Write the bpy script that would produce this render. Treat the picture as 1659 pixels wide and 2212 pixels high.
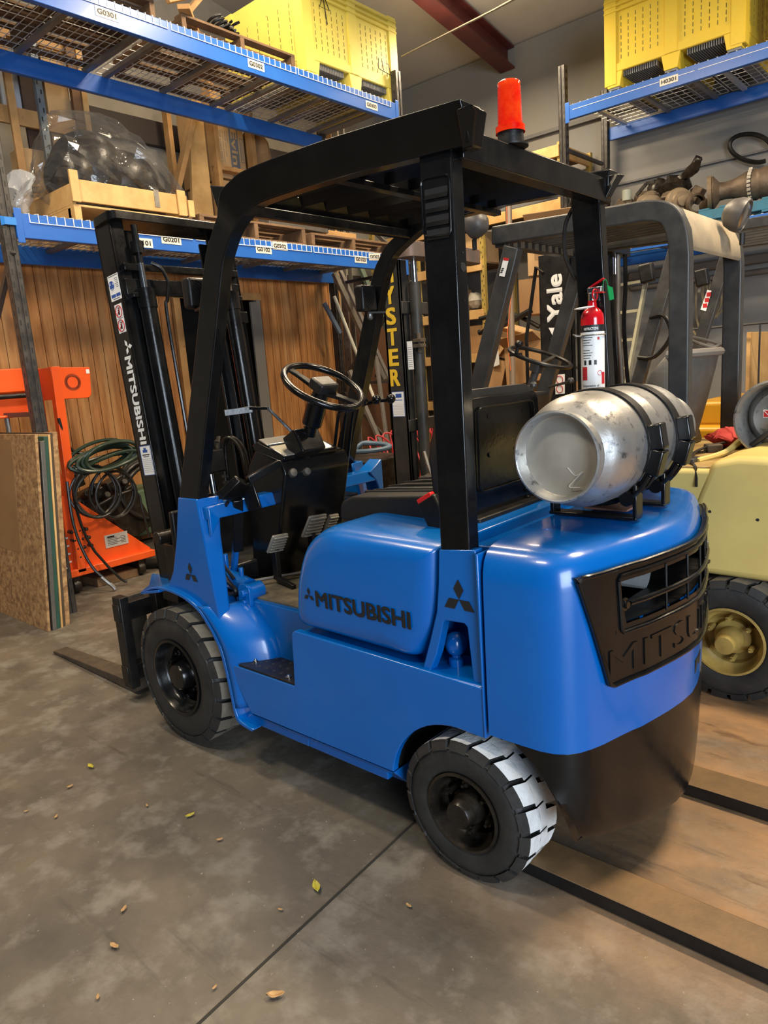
import bpy, bmesh, math, random
from mathutils import Vector, Matrix
random.seed(7)
for o in list(bpy.data.objects): bpy.data.objects.remove(o)
C = bpy.context.scene.collection
PI = math.pi
sc = bpy.context.scene
# ------------------------------------------------------------------ camera
F, YAW, PIT, ROL = 1531.35, -.8427, .1949, -.0726
CP = Vector((-2.4937, 1.9823, 1.4585))
cf = Vector((math.cos(YAW)*math.cos(PIT), math.sin(YAW)*math.cos(PIT), -math.sin(PIT)))
cr = cf.cross(Vector((0, 0, 1))).normalized(); cu = cr.cross(cf)
cr, cu = math.cos(ROL)*cr+math.sin(ROL)*cu, -math.sin(ROL)*cr+math.cos(ROL)*cu
cam = bpy.data.cameras.new('camera'); co = bpy.data.objects.new('camera', cam); C.objects.link(co)
co.matrix_world = Matrix(((cr.x, cu.x, -cf.x, CP.x), (cr.y, cu.y, -cf.y, CP.y), (cr.z, cu.z, -cf.z, CP.z), (0, 0, 0, 1)))
cam.sensor_fit = 'HORIZONTAL'; cam.sensor_width = 36; cam.lens = F*36/1659; cam.clip_start = .05
sc.camera = co
# ------------------------------------------------------------------ light
sc.view_settings.view_transform = 'Standard'; sc.view_settings.look = 'None'
sc.view_settings.gamma = 1; sc.view_settings.use_curve_mapping = False
sc.view_settings.exposure = -0.12
w = bpy.data.worlds.new('world'); sc.world = w; w.use_nodes = True
w.node_tree.nodes['Background'].inputs[0].default_value = (.62, .78, 1, 1)
w.node_tree.nodes['Background'].inputs[1].default_value = .055
def area(name, loc, target, sx, sy, power, col, spread=None):
    l = bpy.data.lights.new(name, 'AREA'); l.shape = 'RECTANGLE'; l.size = sx; l.size_y = sy; l.energy = power; l.color = col
    o = bpy.data.objects.new(name, l); C.objects.link(o); o.location = loc
    o.rotation_euler = (Vector(target)-Vector(loc)).to_track_quat('-Z', 'Y').to_euler(); return o
area('daylight_bay_door', (-6.8, 3.4, 1.9), (0, .2, .9), 3.0, 3.2, 520, (.76, .87, 1))
def lamp_(name, x, y, z, power, col=(1, .80, .55)):      # a hanging high-bay lamp: shines down and a little up
    area(name, (x, y, z), (x, y, 0), 1.2, .35, power, col)
    area(name+'_uplight', (x, y, z+.02), (x, y, 9), 1.2, .35, power*.14, col)
lamp_('ceiling_light_centre', -.9, 2.6, 4.9, 120, (1, .88, .70))
lamp_('ceiling_light_aisle', .7, -1.9, 4.75, 170)
lamp_('ceiling_light_tail', -2.9, -1.5, 4.8, 300)
lamp_('ceiling_light_rack', .9, .9, 4.9, 130)
lamp_('ceiling_light_corner', 1.9, -4.7, 4.75, 120)
lamp_('ceiling_light_right', -2.6, -4.6, 4.75, 110)
area('shelf_fill_light', (2.6, -2.3, 5.3), (3.5, -2.2, 3.3), .3, 1.8, 45, (1, .82, .58))  # added fill lamp, raises the light on the goods behind the rack
# ------------------------------------------------------------------ helpers
def at(px, py, axis, val):
    d = cf+(px-829.5)/F*cr-(py-1106)/F*cu; i = 'xyz'.index(axis); return CP+(val-CP[i])/d[i]*d
class MB:
    def __init__(s): s.v = []; s.f = []; s.m = []; s.k = 0
    def mi(s, k): s.k = k; return s
    def add(s, vs, fs):
        n = len(s.v); s.v += [tuple(q) for q in vs]; s.f += [tuple(n+i for i in f) for f in fs]; s.m += [s.k]*len(fs); return s
    def box(s, c, d, rot=None):
        x, y, z = d[0]/2, d[1]/2, d[2]/2
        vs = [Vector((i*x, j*y, k*z)) for i in (-1, 1) for j in (-1, 1) for k in (-1, 1)]
        if rot is not None: vs = [rot @ q for q in vs]
        c = Vector(c)
        return s.add([c+q for q in vs], [(0, 1, 3, 2), (4, 6, 7, 5), (0, 4, 5, 1), (2, 3, 7, 6), (0, 2, 6, 4), (1, 5, 7, 3)])
    def bx(s, x0, x1, y0, y1, z0, z1): return s.box(((x0+x1)/2, (y0+y1)/2, (z0+z1)/2), (abs(x1-x0), abs(y1-y0), abs(z1-z0)))
    def bar(s, a, b, w, h, up=(0, 0, 1)):
        a, b = Vector(a), Vector(b); d = (b-a); L = d.length; d.normalize(); u = Vector(up)
        if abs(d.dot(u)) > .98: u = Vector((1, 0, 0))
        r = d.cross(u).normalized(); u = r.cross(d)
        R = Matrix((d, r, u)).transposed(); return s.box((a+b)/2, (L, w, h), R)
    def prism(s, poly, axis, a0, a1):
        def P(q, a): return {'x': (a, q[0], q[1]), 'y': (q[0], a, q[1]), 'z': (q[0], q[1], a)}[axis]
        n = len(poly); vs = [P(q, a0) for q in poly]+[P(q, a1) for q in poly]
        fs = [tuple(range(n)), tuple(range(2*n-1, n-1, -1))]+[(i, i+n, (i+1) % n+n, (i+1) % n) for i in range(n)]
        return s.add(vs, fs)
    def prism_tilt(s, pa, pb):           # two 3-D outlines with the same count
        n = len(pa); return s.add(list(pa)+list(pb), [tuple(range(n)), tuple(range(2*n-1, n-1, -1))]+[(i, i+n, (i+1) % n+n, (i+1) % n) for i in range(n)])
    def loft(s, rings, closed=True, cap=True):
        n = len(rings[0]); vs = [q for r in rings for q in r]; fs = []
        for i in range(len(rings)-1):
            for j in range(n if closed else n-1):
                k = (j+1) % n; fs.append((i*n+j, i*n+k, (i+1)*n+k, (i+1)*n+j))
        if cap: fs += [tuple(range(n-1, -1, -1)), tuple(range((len(rings)-1)*n, len(rings)*n))]
        return s.add(vs, fs)
    def tube(s, path, r, n=10, closed=False, squash=None):
        P = [Vector(q) for q in path]; m = len(P); rs = r if isinstance(r, (list, tuple)) else [r]*m
        rings = []; u = None
        for i in range(m):
            t = (P[(i+1) % m]-P[i-1]) if (closed or 0 < i < m-1) else (P[1]-P[0] if i == 0 else P[-1]-P[-2])
            t.normalize()
            if u is None: u = t.orthogonal().normalized()
            u = (u-t*u.dot(t)).normalized(); b = t.cross(u)
            rings.append([P[i]+rs[i]*(math.cos(a)*u+math.sin(a)*b) for a in [2*PI*k/n for k in range(n)]])
        if closed: rings.append(rings[0])
        return s.loft(rings, True, not closed)
    def sweep(s, path, w, h, up=(0, 1, 0)):   # rectangular section, w along 'up', h across
        P = [Vector(q) for q in path]; m = len(P); rings = []; U = Vector(up)
        for i in range(m):
            t = (P[i+1]-P[i-1]) if 0 < i < m-1 else (P[1]-P[0] if i == 0 else P[-1]-P[-2]); t.normalize()
            b = t.cross(U).normalized(); u = b.cross(t)
            rings.append([P[i]+u*w/2*a+b*h/2*c for a, c in ((-1, -1), (1, -1), (1, 1), (-1, 1))])
        return s.loft(rings)
    def lathe(s, prof, o, d, n=32, a0=0, a1=2*PI):
        o, d = Vector(o), Vector(d).normalized(); u = d.orthogonal().normalized(); b = d.cross(u); full = abs(a1-a0-2*PI) < 1e-6
        N = n if full else n+1; rings = []
        for r, h in prof: rings.append([o+d*h+max(r, 1e-4)*(math.cos(a0+(a1-a0)*k/n)*u+math.sin(a0+(a1-a0)*k/n)*b) for k in range(N)])
        return s.loft(rings, full, False)
    def cyl(s, a, b, r, n=20, r2=None):
        a, b = Vector(a), Vector(b); L = (b-a).length; r2 = r if r2 is None else r2
        return s.lathe([(0, 0), (r, 0), (r2, L), (0, L)], a, b-a, n)
    def ball(s, c, r, n=16, sc_=(1, 1, 1)):
        c = Vector(c); rings = []
        for i in range(1, n//2): 
            t = PI*i/(n//2); rings.append([c+Vector((r*sc_[0]*math.sin(t)*math.cos(a), r*sc_[1]*math.sin(t)*math.sin(a), r*sc_[2]*math.cos(t))) for a in [2*PI*k/n for k in range(n)]])
        return s.loft(rings)
    def tm(s, M):
        s.v = [tuple(M @ Vector(q)) for q in s.v]; return s
ROOT = {}
def wloc(p): return Vector((0, 0, 0)) if p is None else ROOT.get(p.name, wloc(p.parent) if p.parent else p.location)
def thing(name, loc, label, cat, group=None):
    o = bpy.data.objects.new(name, None); o.empty_display_size = .1; C.objects.link(o); o.location = loc
    ROOT[o.name] = Vector(loc); return tag(o, label, cat, group)
def tag(o, label, cat, group=None):
    o['label'] = label; o['category'] = cat
    if group: o['group'] = group
    return o
def obj(name, mb, mats, parent=None, bevel=0, seg=2, angle=32, label=None, loc=None, origin=None):
    me = bpy.data.meshes.new(name); off = wloc(parent)
    if origin is not None: off = Vector(origin)
    me.from_pydata([tuple(Vector(q)-off) for q in mb.v], [], mb.f)
    for m in (mats if isinstance(mats, (list, tuple)) else [mats]): me.materials.append(m)
    me.polygons.foreach_set('material_index', mb.m)
    bm = bmesh.new(); bm.from_mesh(me); bmesh.ops.recalc_face_normals(bm, faces=bm.faces); bm.to_mesh(me); bm.free()
    me.polygons.foreach_set('use_smooth', [True]*len(me.polygons)); me.set_sharp_from_angle(angle=math.radians(angle))
    o = bpy.data.objects.new(name, me); C.objects.link(o)
    if parent: o.parent = parent
    if origin is not None: o.location = Vector(origin)-wloc(parent)
    if bevel:
        b = o.modifiers.new('bevel', 'BEVEL'); b.width = bevel; b.segments = seg; b.limit_method = 'ANGLE'; b.angle_limit = math.radians(35)
    if label: o['label'] = label
    return o
def beveled(mb, w, seg=2):
    me = bpy.data.meshes.new('tmp'); me.from_pydata(mb.v, [], mb.f); bm = bmesh.new(); bm.from_mesh(me); bpy.data.meshes.remove(me)
    bmesh.ops.recalc_face_normals(bm, faces=bm.faces); bmesh.ops.bevel(bm, geom=[e for e in bm.edges if len(e.link_faces) == 2 and e.calc_face_angle(0) > .6], offset=w, segments=seg, affect='EDGES', clamp_overlap=True)
    bm.verts.index_update(); o = MB().add([v.co[:] for v in bm.verts], [tuple(v.index for v in f.verts) for f in bm.faces]); bm.free(); return o
def one(name, mb, mats, label, cat, group=None, **k):      # a thing that is one mesh
    vs = [Vector(q) for q in mb.v]; c = sum(vs, Vector())/len(vs); c.z = min(q.z for q in vs)
    return tag(obj(name, mb, mats, None, origin=c, **k), label, cat, group)
def struct(name, mb, m, **k):
    o = obj(name, mb, m, **k); o['kind'] = 'structure'; return o
def dup(root, loc, label=None, group=None, rotz=0):
    def cp(o, par):
        c = o.copy(); C.objects.link(c); c.parent = par
        for ch in o.children: cp(ch, c)
        return c
    r = cp(root, None); r.location = loc; r.rotation_euler = (0, 0, rotz); ROOT[r.name] = Vector(loc)
    if label: r['label'] = label
    if group: r['group'] = group
    return r
def mirror(mb):
    m = MB(); m.v = [(x, -y, z) for x, y, z in mb.v]; m.f = [tuple(reversed(f)) for f in mb.f]; m.m = list(mb.m); return m
def arc(cx, cy, r, a0, a1, n=8):
    return [(cx+r*math.cos(math.radians(a0+(a1-a0)*i/n)), cy+r*math.sin(math.radians(a0+(a1-a0)*i/n))) for i in range(n+1)]
def rnd(poly, rad, n=5):                # round the corners of a polygon
    out = []; m = len(poly)
    for i, q in enumerate(poly):
        r = rad[i] if isinstance(rad, (list, tuple)) else rad
        q = Vector(q); a = Vector(poly[i-1])-q; b = Vector(poly[(i+1) % m])-q
        if r <= 0: out.append(tuple(q)); continue
        r = min(r, a.length*.48, b.length*.48); A = q+a.normalized()*r; B = q+b.normalized()*r
        for k in range(n+1):
            t = k/n; out.append(tuple((1-t)**2*A+2*t*(1-t)*q+t*t*B))
    return out
def smooth(pts, k=6, closed=False):      # Catmull-Rom
    P = [Vector(q) for q in pts]; m = len(P); out = []
    for i in range(m if closed else m-1):
        g = (lambda j: P[j % m]) if closed else (lambda j: P[min(max(j, 0), m-1)])
        a, b, c, d = g(i-1), g(i), g(i+1), g(i+2)
        for j in range(k):
            t = j/k; out.append(.5*((2*b)+(c-a)*t+(2*a-5*b+4*c-d)*t*t+(3*b-a-3*c+d)*t**3))
    if not closed: out.append(P[-1])
    return out
# ------------------------------------------------------------------ materials
def mat(name, col, rough=.5, metal=0, var=None, vs=6, bump=0, bs=60, coat=0, spec=.5, vmix=.5, det=6, rvar=0, stretch=None, emit=0, alpha=1, trans=0, var2=None, v2s=2, v2w=.12, v2t=.6):
    m = bpy.data.materials.new(name); m.use_nodes = True; nt = m.node_tree; N = nt.nodes; L = nt.links; b = N['Principled BSDF']
    b.inputs['Base Color'].default_value = (*col, 1); b.inputs['Roughness'].default_value = rough; b.inputs['Metallic'].default_value = metal
    b.inputs['Specular IOR Level'].default_value = spec; b.inputs['Coat Weight'].default_value = coat; b.inputs['Coat Roughness'].default_value = .08
    if trans: b.inputs['Transmission Weight'].default_value = trans
    if alpha < 1: b.inputs['Alpha'].default_value = alpha
    if emit: b.inputs['Emission Color'].default_value = (*col, 1); b.inputs['Emission Strength'].default_value = emit
    tc = N.new('ShaderNodeTexCoord'); src = tc.outputs['Object']
    if stretch:
        mp = N.new('ShaderNodeMapping'); mp.inputs['Scale'].default_value = stretch; L.new(src, mp.inputs['Vector']); src = mp.outputs[0]
    def noise(s, d=det):
        n = N.new('ShaderNodeTexNoise'); n.inputs['Scale'].default_value = s; n.inputs['Detail'].default_value = d; n.inputs['Roughness'].default_value = .62; L.new(src, n.inputs['Vector']); return n
    out = None
    if var is not None:
        n = noise(vs); r = N.new('ShaderNodeValToRGB'); L.new(n.outputs[0], r.inputs[0]); e = r.color_ramp.elements
        e[0].position = vmix-.18; e[1].position = vmix+.18; e[0].color = (*col, 1); e[1].color = (*var, 1); out = r.outputs[0]
        if rvar:
            mr = N.new('ShaderNodeMapRange'); L.new(n.outputs[0], mr.inputs[0]); mr.inputs[1].default_value = .3; mr.inputs[2].default_value = .7
            mr.inputs[3].default_value = rough-rvar; mr.inputs[4].default_value = rough+rvar; L.new(mr.outputs[0], b.inputs['Roughness'])
    if var2 is not None:
        n = noise(v2s); r = N.new('ShaderNodeMapRange'); L.new(n.outputs[0], r.inputs[0]); r.inputs[1].default_value = v2t-v2w/2; r.inputs[2].default_value = v2t+v2w/2
        mx = N.new('ShaderNodeMix'); mx.data_type = 'RGBA'; L.new(r.outputs[0], mx.inputs[0])
        if out is not None: L.new(out, mx.inputs[6])
        else: mx.inputs[6].default_value = (*col, 1)
        mx.inputs[7].default_value = (*var2, 1); out = mx.outputs[2]
    if out is not None: L.new(out, b.inputs['Base Color'])
    if bump:
        n = noise(bs, 3); bp = N.new('ShaderNodeBump'); bp.inputs['Strength'].default_value = bump; bp.inputs['Distance'].default_value = .01
        L.new(n.outputs[0], bp.inputs['Height']); L.new(bp.outputs[0], b.inputs['Normal'])
    return m
BLUE = mat('blue_enamel', (.0, .095, .385), .24, var=(.0, .108, .42), vs=3, bump=.03, bs=14, coat=.35, rvar=.05, var2=(.03, .07, .16), v2s=9, v2t=.76, v2w=.1)
BLACK = mat('black_gloss_paint', (.003, .003, .0035), .22, bump=.07, bs=22, coat=.0, spec=.42, var=(.006, .006, .006), vs=8, rvar=.07)
BLACKM = mat('black_satin', (.006, .006, .0065), .40, spec=.35, var=(.013, .012, .011), vs=12, rvar=.1, bump=.05, bs=80)
GREASE = mat('greasy_black_steel', (.006, .005, .0045), .33, spec=.4, var=(.024, .018, .012), vs=14, rvar=.12, bump=.15, bs=50)
RUBBER = mat('tyre_rubber', (.010, .010, .010), .62, var=(.026, .025, .023), vs=9, bump=.12, bs=70)
TREADW = mat('dusty_white_tread', (.60, .61, .60), .8, var=(.76, .77, .77), vs=14, bump=.3, bs=50, var2=(.10, .11, .11), v2s=12, v2t=.68, v2w=.1)
TREADB = mat('dusty_brown_tread', (.12, .105, .08), .8, var=(.19, .165, .125), vs=12, bump=.2, bs=60)
VINYL = mat('black_vinyl', (.012, .012, .012), .38, bump=.12, bs=140)
CHROME = mat('chrome_steel', (.62, .62, .62), .16, 1, bump=.02)
STEEL = mat('dull_steel', (.36, .35, .33), .42, .9, var=(.20, .19, .17), vs=10, rvar=.1)
WHITE = mat('sticker_white', (.78, .78, .76), .45)
INK = mat('sticker_ink', (.012, .012, .014), .5)
REDS = mat('red_ink', (.45, .02, .02), .4)
BLUES = mat('blue_ink', (.02, .08, .32), .5)
ALU = mat('worn_aluminium', (.50, .48, .44), .38, .8, var=(.34, .35, .36), vs=7, vmix=.52, rvar=.1, bump=.08, bs=45, var2=(.14, .14, .14), v2s=30, v2t=.62, v2w=.12)
ALUL = mat('stamped_aluminium', (.50, .465, .39), .40, .7, var=(.64, .60, .52), vs=5, rvar=.08, bump=.05, bs=30)
DIRT = mat('dusty_floor_plate', (.05, .042, .03), .85, var=(.17, .14, .09), vs=14, bump=.25, bs=90)
RUST = mat('rusty_steel', (.10, .075, .05), .7, .3, var=(.05, .04, .03), vs=14, bump=.2, bs=60)
PEDAL = mat('worn_pedal', (.20, .19, .165), .55, .4, var=(.34, .32, .28), vs=20, bump=.1)
# text: outlines of the built-in face, as flat polygons mapped onto a surface
_tc = {}
def glyphs(s, bold=.0):
    k = (s, bold)
    if k not in _tc:
        cu_ = bpy.data.curves.new('lettering', 'FONT'); cu_.body = s; cu_.size = 1; cu_.offset = bold; cu_.resolution_u = 3
        o = bpy.data.objects.new('lettering', cu_); C.objects.link(o); bpy.context.view_layer.update()
        me = o.evaluated_get(bpy.context.evaluated_depsgraph_get()).to_mesh()
        v = [(q.co.x, q.co.y) for q in me.vertices]; f = [tuple(p.vertices) for p in me.polygons]
        x0 = min(q[0] for q in v); x1 = max(q[0] for q in v); y0 = min(q[1] for q in v); y1 = max(q[1] for q in v)
        _tc[k] = ([((x-x0)/(x1-x0), (y-y0)/(y1-y0)) for x, y in v], f, (x1-x0)/(y1-y0))
        bpy.data.objects.remove(o); bpy.data.curves.remove(cu_)
    return _tc[k]
def btext(mb, s, o, u, v, w, h, d=.003, n=3):            # bold: shifted copies, each a hair above the last
    uu = Vector(u).normalized(); nn = uu.cross(Vector(v).normalized())
    vv = Vector(v).normalized(); j = 0
    for k in range(n):
        for e in (0, .035, .07): text(mb, s, Vector(o)+uu*d*k*.8+vv*h*e+nn*.00022*j, u, v, w-d*n*.8, h*.93, 0); j += 1
    return mb
def text(mb, s, o, u, v, w, h, bold=.02, fn=None, lift=0):   # o: lower left; u, v: unit directions; w, h: size in metres
    V, Fc, _ = glyphs(s, bold)
    if fn: pts = [fn(a*w, b*h) for a, b in V]
    else:
        o, u, v = Vector(o), Vector(u).normalized(), Vector(v).normalized(); n = u.cross(v); pts = [o+u*a*w+v*b*h+n*lift for a, b in V]
    return mb.add(pts, Fc)
def diamonds(mb, o, u, v, s, lift=0):                        # the three-rhombus badge, s = overall height
    o, u, v = Vector(o), Vector(u).normalized(), Vector(v).normalized(); n = u.cross(v)
    c = .5*s*1.0
    for k in (90, 210, 330):
        a = math.radians(k); d = Vector((math.cos(a), math.sin(a))); e = Vector((-d.y, d.x)); L = s*.58; W = L*.29
        q = [d*0, d*L*.5+e*W, d*L, d*L*.5-e*W]
        mb.add([o+u*p.x+v*(p.y+s*.33)+n*lift for p in q], [(0, 1, 2, 3)])
    return mb
# ------------------------------------------------------------------ blue forklift
T = thing('forklift', (-.7, 0, 0), 'blue counterbalance forklift with black overhead guard, parked in the middle of the concrete floor', 'forklift')
def wheel(cx, yo, R, wd, n, parent, tread, rim_mat, side=1, tire_lab=None, hub_out=.02, paint=None, hubr=.2):
    """side +1: outer face towards +y"""
    S = lambda y: yo+side*y if True else y
    def put(mb):
        if side < 0: mb.v = [(x, 2*yo-y, z) for x, y, z in mb.v]
        return mb
    t = MB(); o = (cx, yo, R); d = (0, 1, 0); rr = R*.53
    # casing with rounded shoulders
    t.lathe([(rr, -.012), (rr*1.03, .0), (rr*1.12, .006), (R*.74, .010), (R*.86, .004), (R*.915, -.006), (R*.935, -.02), (R*.93, -wd*.5), (R*.935, -wd+.02), (R*.86, -wd), (R*.6, -wd), (rr, -wd+.02), (rr, -.012)], o, d, 56)
    t.lathe([(R*.885, .002), (R*.892, .007), (R*.90, .002)], o, d, 56)
    # shoulder and centre lugs
    k = MB()
    for i in range(n):
        for s, y0, y1, off in ((0, -.001, -wd*.40, 0), (1, -wd*.62, -wd+.001, .5)):
            a0 = 2*PI*(i+off)/n; a1 = a0+2*PI/n*.80; ang = [a0+(a1-a0)*q/3 for q in range(4)]
            sk = 2*PI/n*.22
            def pt(a, r, y, yy): return (cx+math.cos(a+(sk if yy else 0))*r, yo+y, R+math.sin(a+(sk if yy else 0))*r)
            inner = [pt(a, R*.915, y0, False) for a in ang]+[pt(a, R*.915, y1, True) for a in reversed(ang)]
            outer = [pt(a, R*.994, y0-(.004 if s == 0 else -.0), False) for a in ang]+[pt(a, R, y1, True) for a in reversed(ang)]
            if s == 0:
                low = [pt(a, R*.872, y0+.010, False) for a in ang]+[pt(a, R*.915, y1, True) for a in reversed(ang)]
                k.mi(0).loft([low, outer], True, True)
            else: k.mi(0).loft([inner, outer], True, True)
        for s, y0, y1, off in ((2, -wd*.36, -wd*.66, .2),):
            a0 = 2*PI*(i+off)/n; a1 = a0+2*PI/n*.93; ang = [a0+(a1-a0)*q/3 for q in range(4)]
            def pc(a, r, y): return (cx+math.cos(a)*r, yo+y, R+math.sin(a)*r)
            k.loft([[pc(a, R*.915, y0) for a in ang]+[pc(a, R*.915, y1) for a in reversed(ang)], [pc(a, R*.997, y0) for a in ang]+[pc(a, R*.997, y1) for a in reversed(ang)]])
    # tread: faces that look outwards radially carry the worn dusty colour
    tr = MB()
    for vs, fs in ((k.v, k.f),):
        tr.v = vs; tr.f = fs; tr.m = []
        for f in fs:
            ps = [Vector(vs[i]) for i in f]; c = sum(ps, Vector())/len(ps); rad = min(math.hypot(p.x-cx, p.z-R) for p in ps)
            tr.m.append(1 if rad > R*.975 and len(f) > 4 else 0)
    put(t); put(tr)
    wroot = obj('tyre', t, RUBBER, parent, angle=40, label=tire_lab)
    obj('tread', tr, [RUBBER, tread], wroot, angle=25)
    r = MB()
    r.lathe([(rr*1.04, .004), (rr*1.05, .010), (rr*.98, .012), (rr*.955, .0), (rr*.93, -.03), (rr*.86, -.045), (rr*.80, -.05), (rr*.76, -.075), (rr*.55, -.085), (rr*.52, -.06), (rr*.40, -.055), (0, -.055)], o, d, 48)
    put(r); rim = obj('rim', r, rim_mat, parent, angle=35)
    h = MB(); hr = rr*hubr*2
    h.lathe([(hr*1.12, -.06), (hr*1.12, hub_out-.045), (hr*1.0, hub_out-.035), (hr*.92, hub_out-.02), (hr*.9, hub_out), (hr*.8, hub_out+.008), (0, hub_out+.010)], o, d, 28)
    put(h); obj('hub', h, paint or rim_mat, parent, angle=35)
    for i in range(6):
        a = 2*PI*i/6+.4; b = MB(); q = rr*.62
        b.lathe([(0, .02), (.011, .02), (.012, -.004), (.012, -.04)], (cx+math.cos(a)*q, yo-.045, R+math.sin(a)*q), (0, 1, 0), 6)
        b.lathe([(0, .034), (.005, .034), (.005, .0)], (cx+math.cos(a)*q, yo-.045, R+math.sin(a)*q), (0, 1, 0), 8)
        put(b); obj('wheel_nut', b, rim_mat, rim, angle=30)
    return wroot
wheel(0, .53, .2895, .175, 21, T, TREADB, BLACK, 1, 'front tyre with brown dusty lugs', hub_out=.0)
wheel(-1.408, .518, .2145, .15, 18, T, TREADW, GREASE, 1, 'rear tyre with white dusty lugs', hub_out=.022)
wheel(0, -.53, .2895, .175, 21, T, TREADB, BLACK, -1)
wheel(-1.408, -.518, .2145, .15, 18, T, TREADW, GREASE, -1)
ax = MB(); ax.bar((-1.408, -.37, .215), (-1.408, .37, .215), .1, .1); obj('axle', ax, GREASE, T, .01)
ax = MB(); ax.bar((0, -.36, .29), (0, .36, .29), .16, .16); obj('axle', ax, GREASE, T, .01)
# frame
side = [(-.46, .25), (-.345, .425), (-.72, .425), (-.735, .632), (-1.497, .615), (-1.497, .468)]
side += [p_ for p_ in arc(-1.408, .21, .262, 104, 11, 14)][1:]+[(-1.152, .25)]
side = side[:3]+[(-.722, .432), (-.735, .62), (-.75, .632)]+side[4:]
f = MB(); f.prism(side, 'y', .492, .52)
f.add([(-.46, .52, .25), (-1.152, .52, .25), (-1.166, .462, .185), (-.468, .462, .18), (-.46, .44, .25), (-1.152, .44, .25), (-1.166, .43, .185), (-.468, .43, .18)],
      [(0, 1, 2, 3), (7, 6, 5, 4), (3, 2, 6, 7), (0, 3, 7, 4), (1, 5, 6, 2)])
f2 = mirror(f)
core = MB(); core.mi(1).bx(-1.495, -1.12, -.485, .485, .50, .597); core.bx(-1.14, -1.10, -.485, .485, .22, .55); core.mi(0); core.bx(-1.13, -.30, -.38, .38, .19, .60); core.bx(-.30, .14, -.30, .30, .26, .60)
core.bx(-1.13, -.74, .37, .445, .20, .60); core.bx(-1.13, -.74, -.445, -.37, .20, .60); core.bx(-.74, -.33, .37, .45, .20, .425)
for k in (f, f2): core.add(k.v, k.f)
core.bx(-1.10, -.735, .44, .492, .19, .60); core.bx(-1.10, -.735, -.492, -.44, .19, .60); core.bx(-.735, -.34, .44, .492, .19, .405); core.bx(-.735, -.34, -.492, -.44, .19, .405)
core.bx(-1.497, -.745, .36, .518, .598, .618); core.bx(-1.497, -.745, -.518, -.36, .598, .618)
core.bx(-.745, -.26, .355, .385, .42, .635); core.bx(-.745, -.26, -.385, -.355, .42, .635)
core.bx(-.745, -.35, .385, .515, .405, .425)
obj('frame', core, [BLUE, mat('black_underside', (.006, .006, .006), .8)], T, .004)
# tank lining seen in the rear arch
fl = MB(); fl.bx(-.80, -.20, -.36, .36, .632, .642); obj('floor_plate', fl, DIRT, T, .002)
# front fender + shoulder behind it
prof = [(.205, .622), (.12, .655), (.047, .668), (-.04, .668), (-.132, .654), (-.20, .628), (-.243, .598), (-.29, .548), (-.326, .494), (-.345, .43), (-.358, .362), (-.368, .29), (-.377, .235), (-.40, .205), (-.475, .194)]
prof = [tuple(q) for q in smooth([Vector((a, b)) for a, b in prof], 3)]
def fender(s):
    m = MB(); inner = [(x+.010*(1 if x > -.3 else 1.4), z-.012) for x, z in prof]
    n = len(prof); V = []
    for y in (.53, .36): V += [(x, s*y, z) for x, z in prof]
    for y in (.53, .36): V += [(x, s*y, z) for x, z in inner]
    Fs = []
    for i in range(n-1): Fs += [(i, i+1, n+i+1, n+i), (2*n+i, 3*n+i, 3*n+i+1, 2*n+i+1), (i, 2*n+i, 2*n+i+1, i+1), (n+i, n+i+1, 3*n+i+1, 3*n+i)]
    Fs += [(0, n, 3*n, 2*n), (n-1, 3*n-1, 4*n-1, 2*n-1)]
    m.add(V, Fs)
    # tongue over the tyre reaching forward and inward
    tp = [(.205, .53), (.06, .53), (.06, .30), (.30, .27), (.50, .30), (.33, .42)]
    m.prism_tilt([(x, s*y, .624+(-.02 if x > .25 else (.03 if x < .1 else 0))) for x, y in tp], [(x, s*y, .612+(-.02 if x > .25 else (.03 if x < .1 else 0))) for x, y in tp])
    return m
obj('fender', fender(1), BLUE, T, .003); obj('fender', fender(-1), BLUE, T, .003)
def shoulder(s):
    m = MB(); A = [q for q in prof if q[0] < -.19 and q[1] > .24]; n = len(A)
    B = []
    for x, z in A:
        t = (.628-z)/(.628-.24); t = min(max(t, 0), 1)
        B.append((x-.13-.03*math.sin(t*PI)+.02*t, .636-(.636-.415)*min(1, t*1.6) if t < .7 else .415-(.415-.25)*(t-.7)/.3))
    rings = []
    for k in range(6):
        u = k/5; e = math.sin(u*PI/2)
        rings.append([(a[0]+(b[0]-a[0])*u, s*(.528-(.528-.385)*(1-math.cos(u*PI/2))), a[1]+(b[1]-a[1])*u) for a, b in zip(A, B)])
    m.loft(rings, False, False)
    return m
for s in (1, -1):
    o = obj('fender_shoulder', shoulder(s), BLUE, T); sm = o.modifiers.new('solid', 'SOLIDIFY'); sm.thickness = .006
# front pillar base
def apill(s):
    m = MB()
    poly = [(-.132, 1.045), (-.253, 1.045)]+[(-.268, .90), (-.285, .75), (-.314, .542), (-.249, .511), (-.18, .585), (-.08, .645), (.028, .66)]+[(-.03, .74), (-.085, .88)]
    m.prism(poly, 'y', s*.488, s*.506)
    # rear flange
    m.prism_tilt([(-.253, s*.506, 1.045), (-.268, s*.506, .90), (-.285, s*.506, .75), (-.314, s*.506, .542), (-.326, s*.47, .545), (-.300, s*.45, .75), (-.283, s*.44, .90), (-.27, s*.42, 1.045)],
                 [(-.245, s*.500, 1.045), (-.260, s*.500, .90), (-.277, s*.500, .75), (-.306, s*.500, .542), (-.318, s*.46, .545), (-.290, s*.44, .75), (-.273, s*.43, .90), (-.262, s*.41, 1.045)])
    return m
ap = obj('pillar_base', apill(1), BLUE, T, .004); _a = apill(-1); _a.v = [(x+.09, y, z) for x, y, z in _a.v]; obj('pillar_base', _a, BLUE, T, .004)
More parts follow.
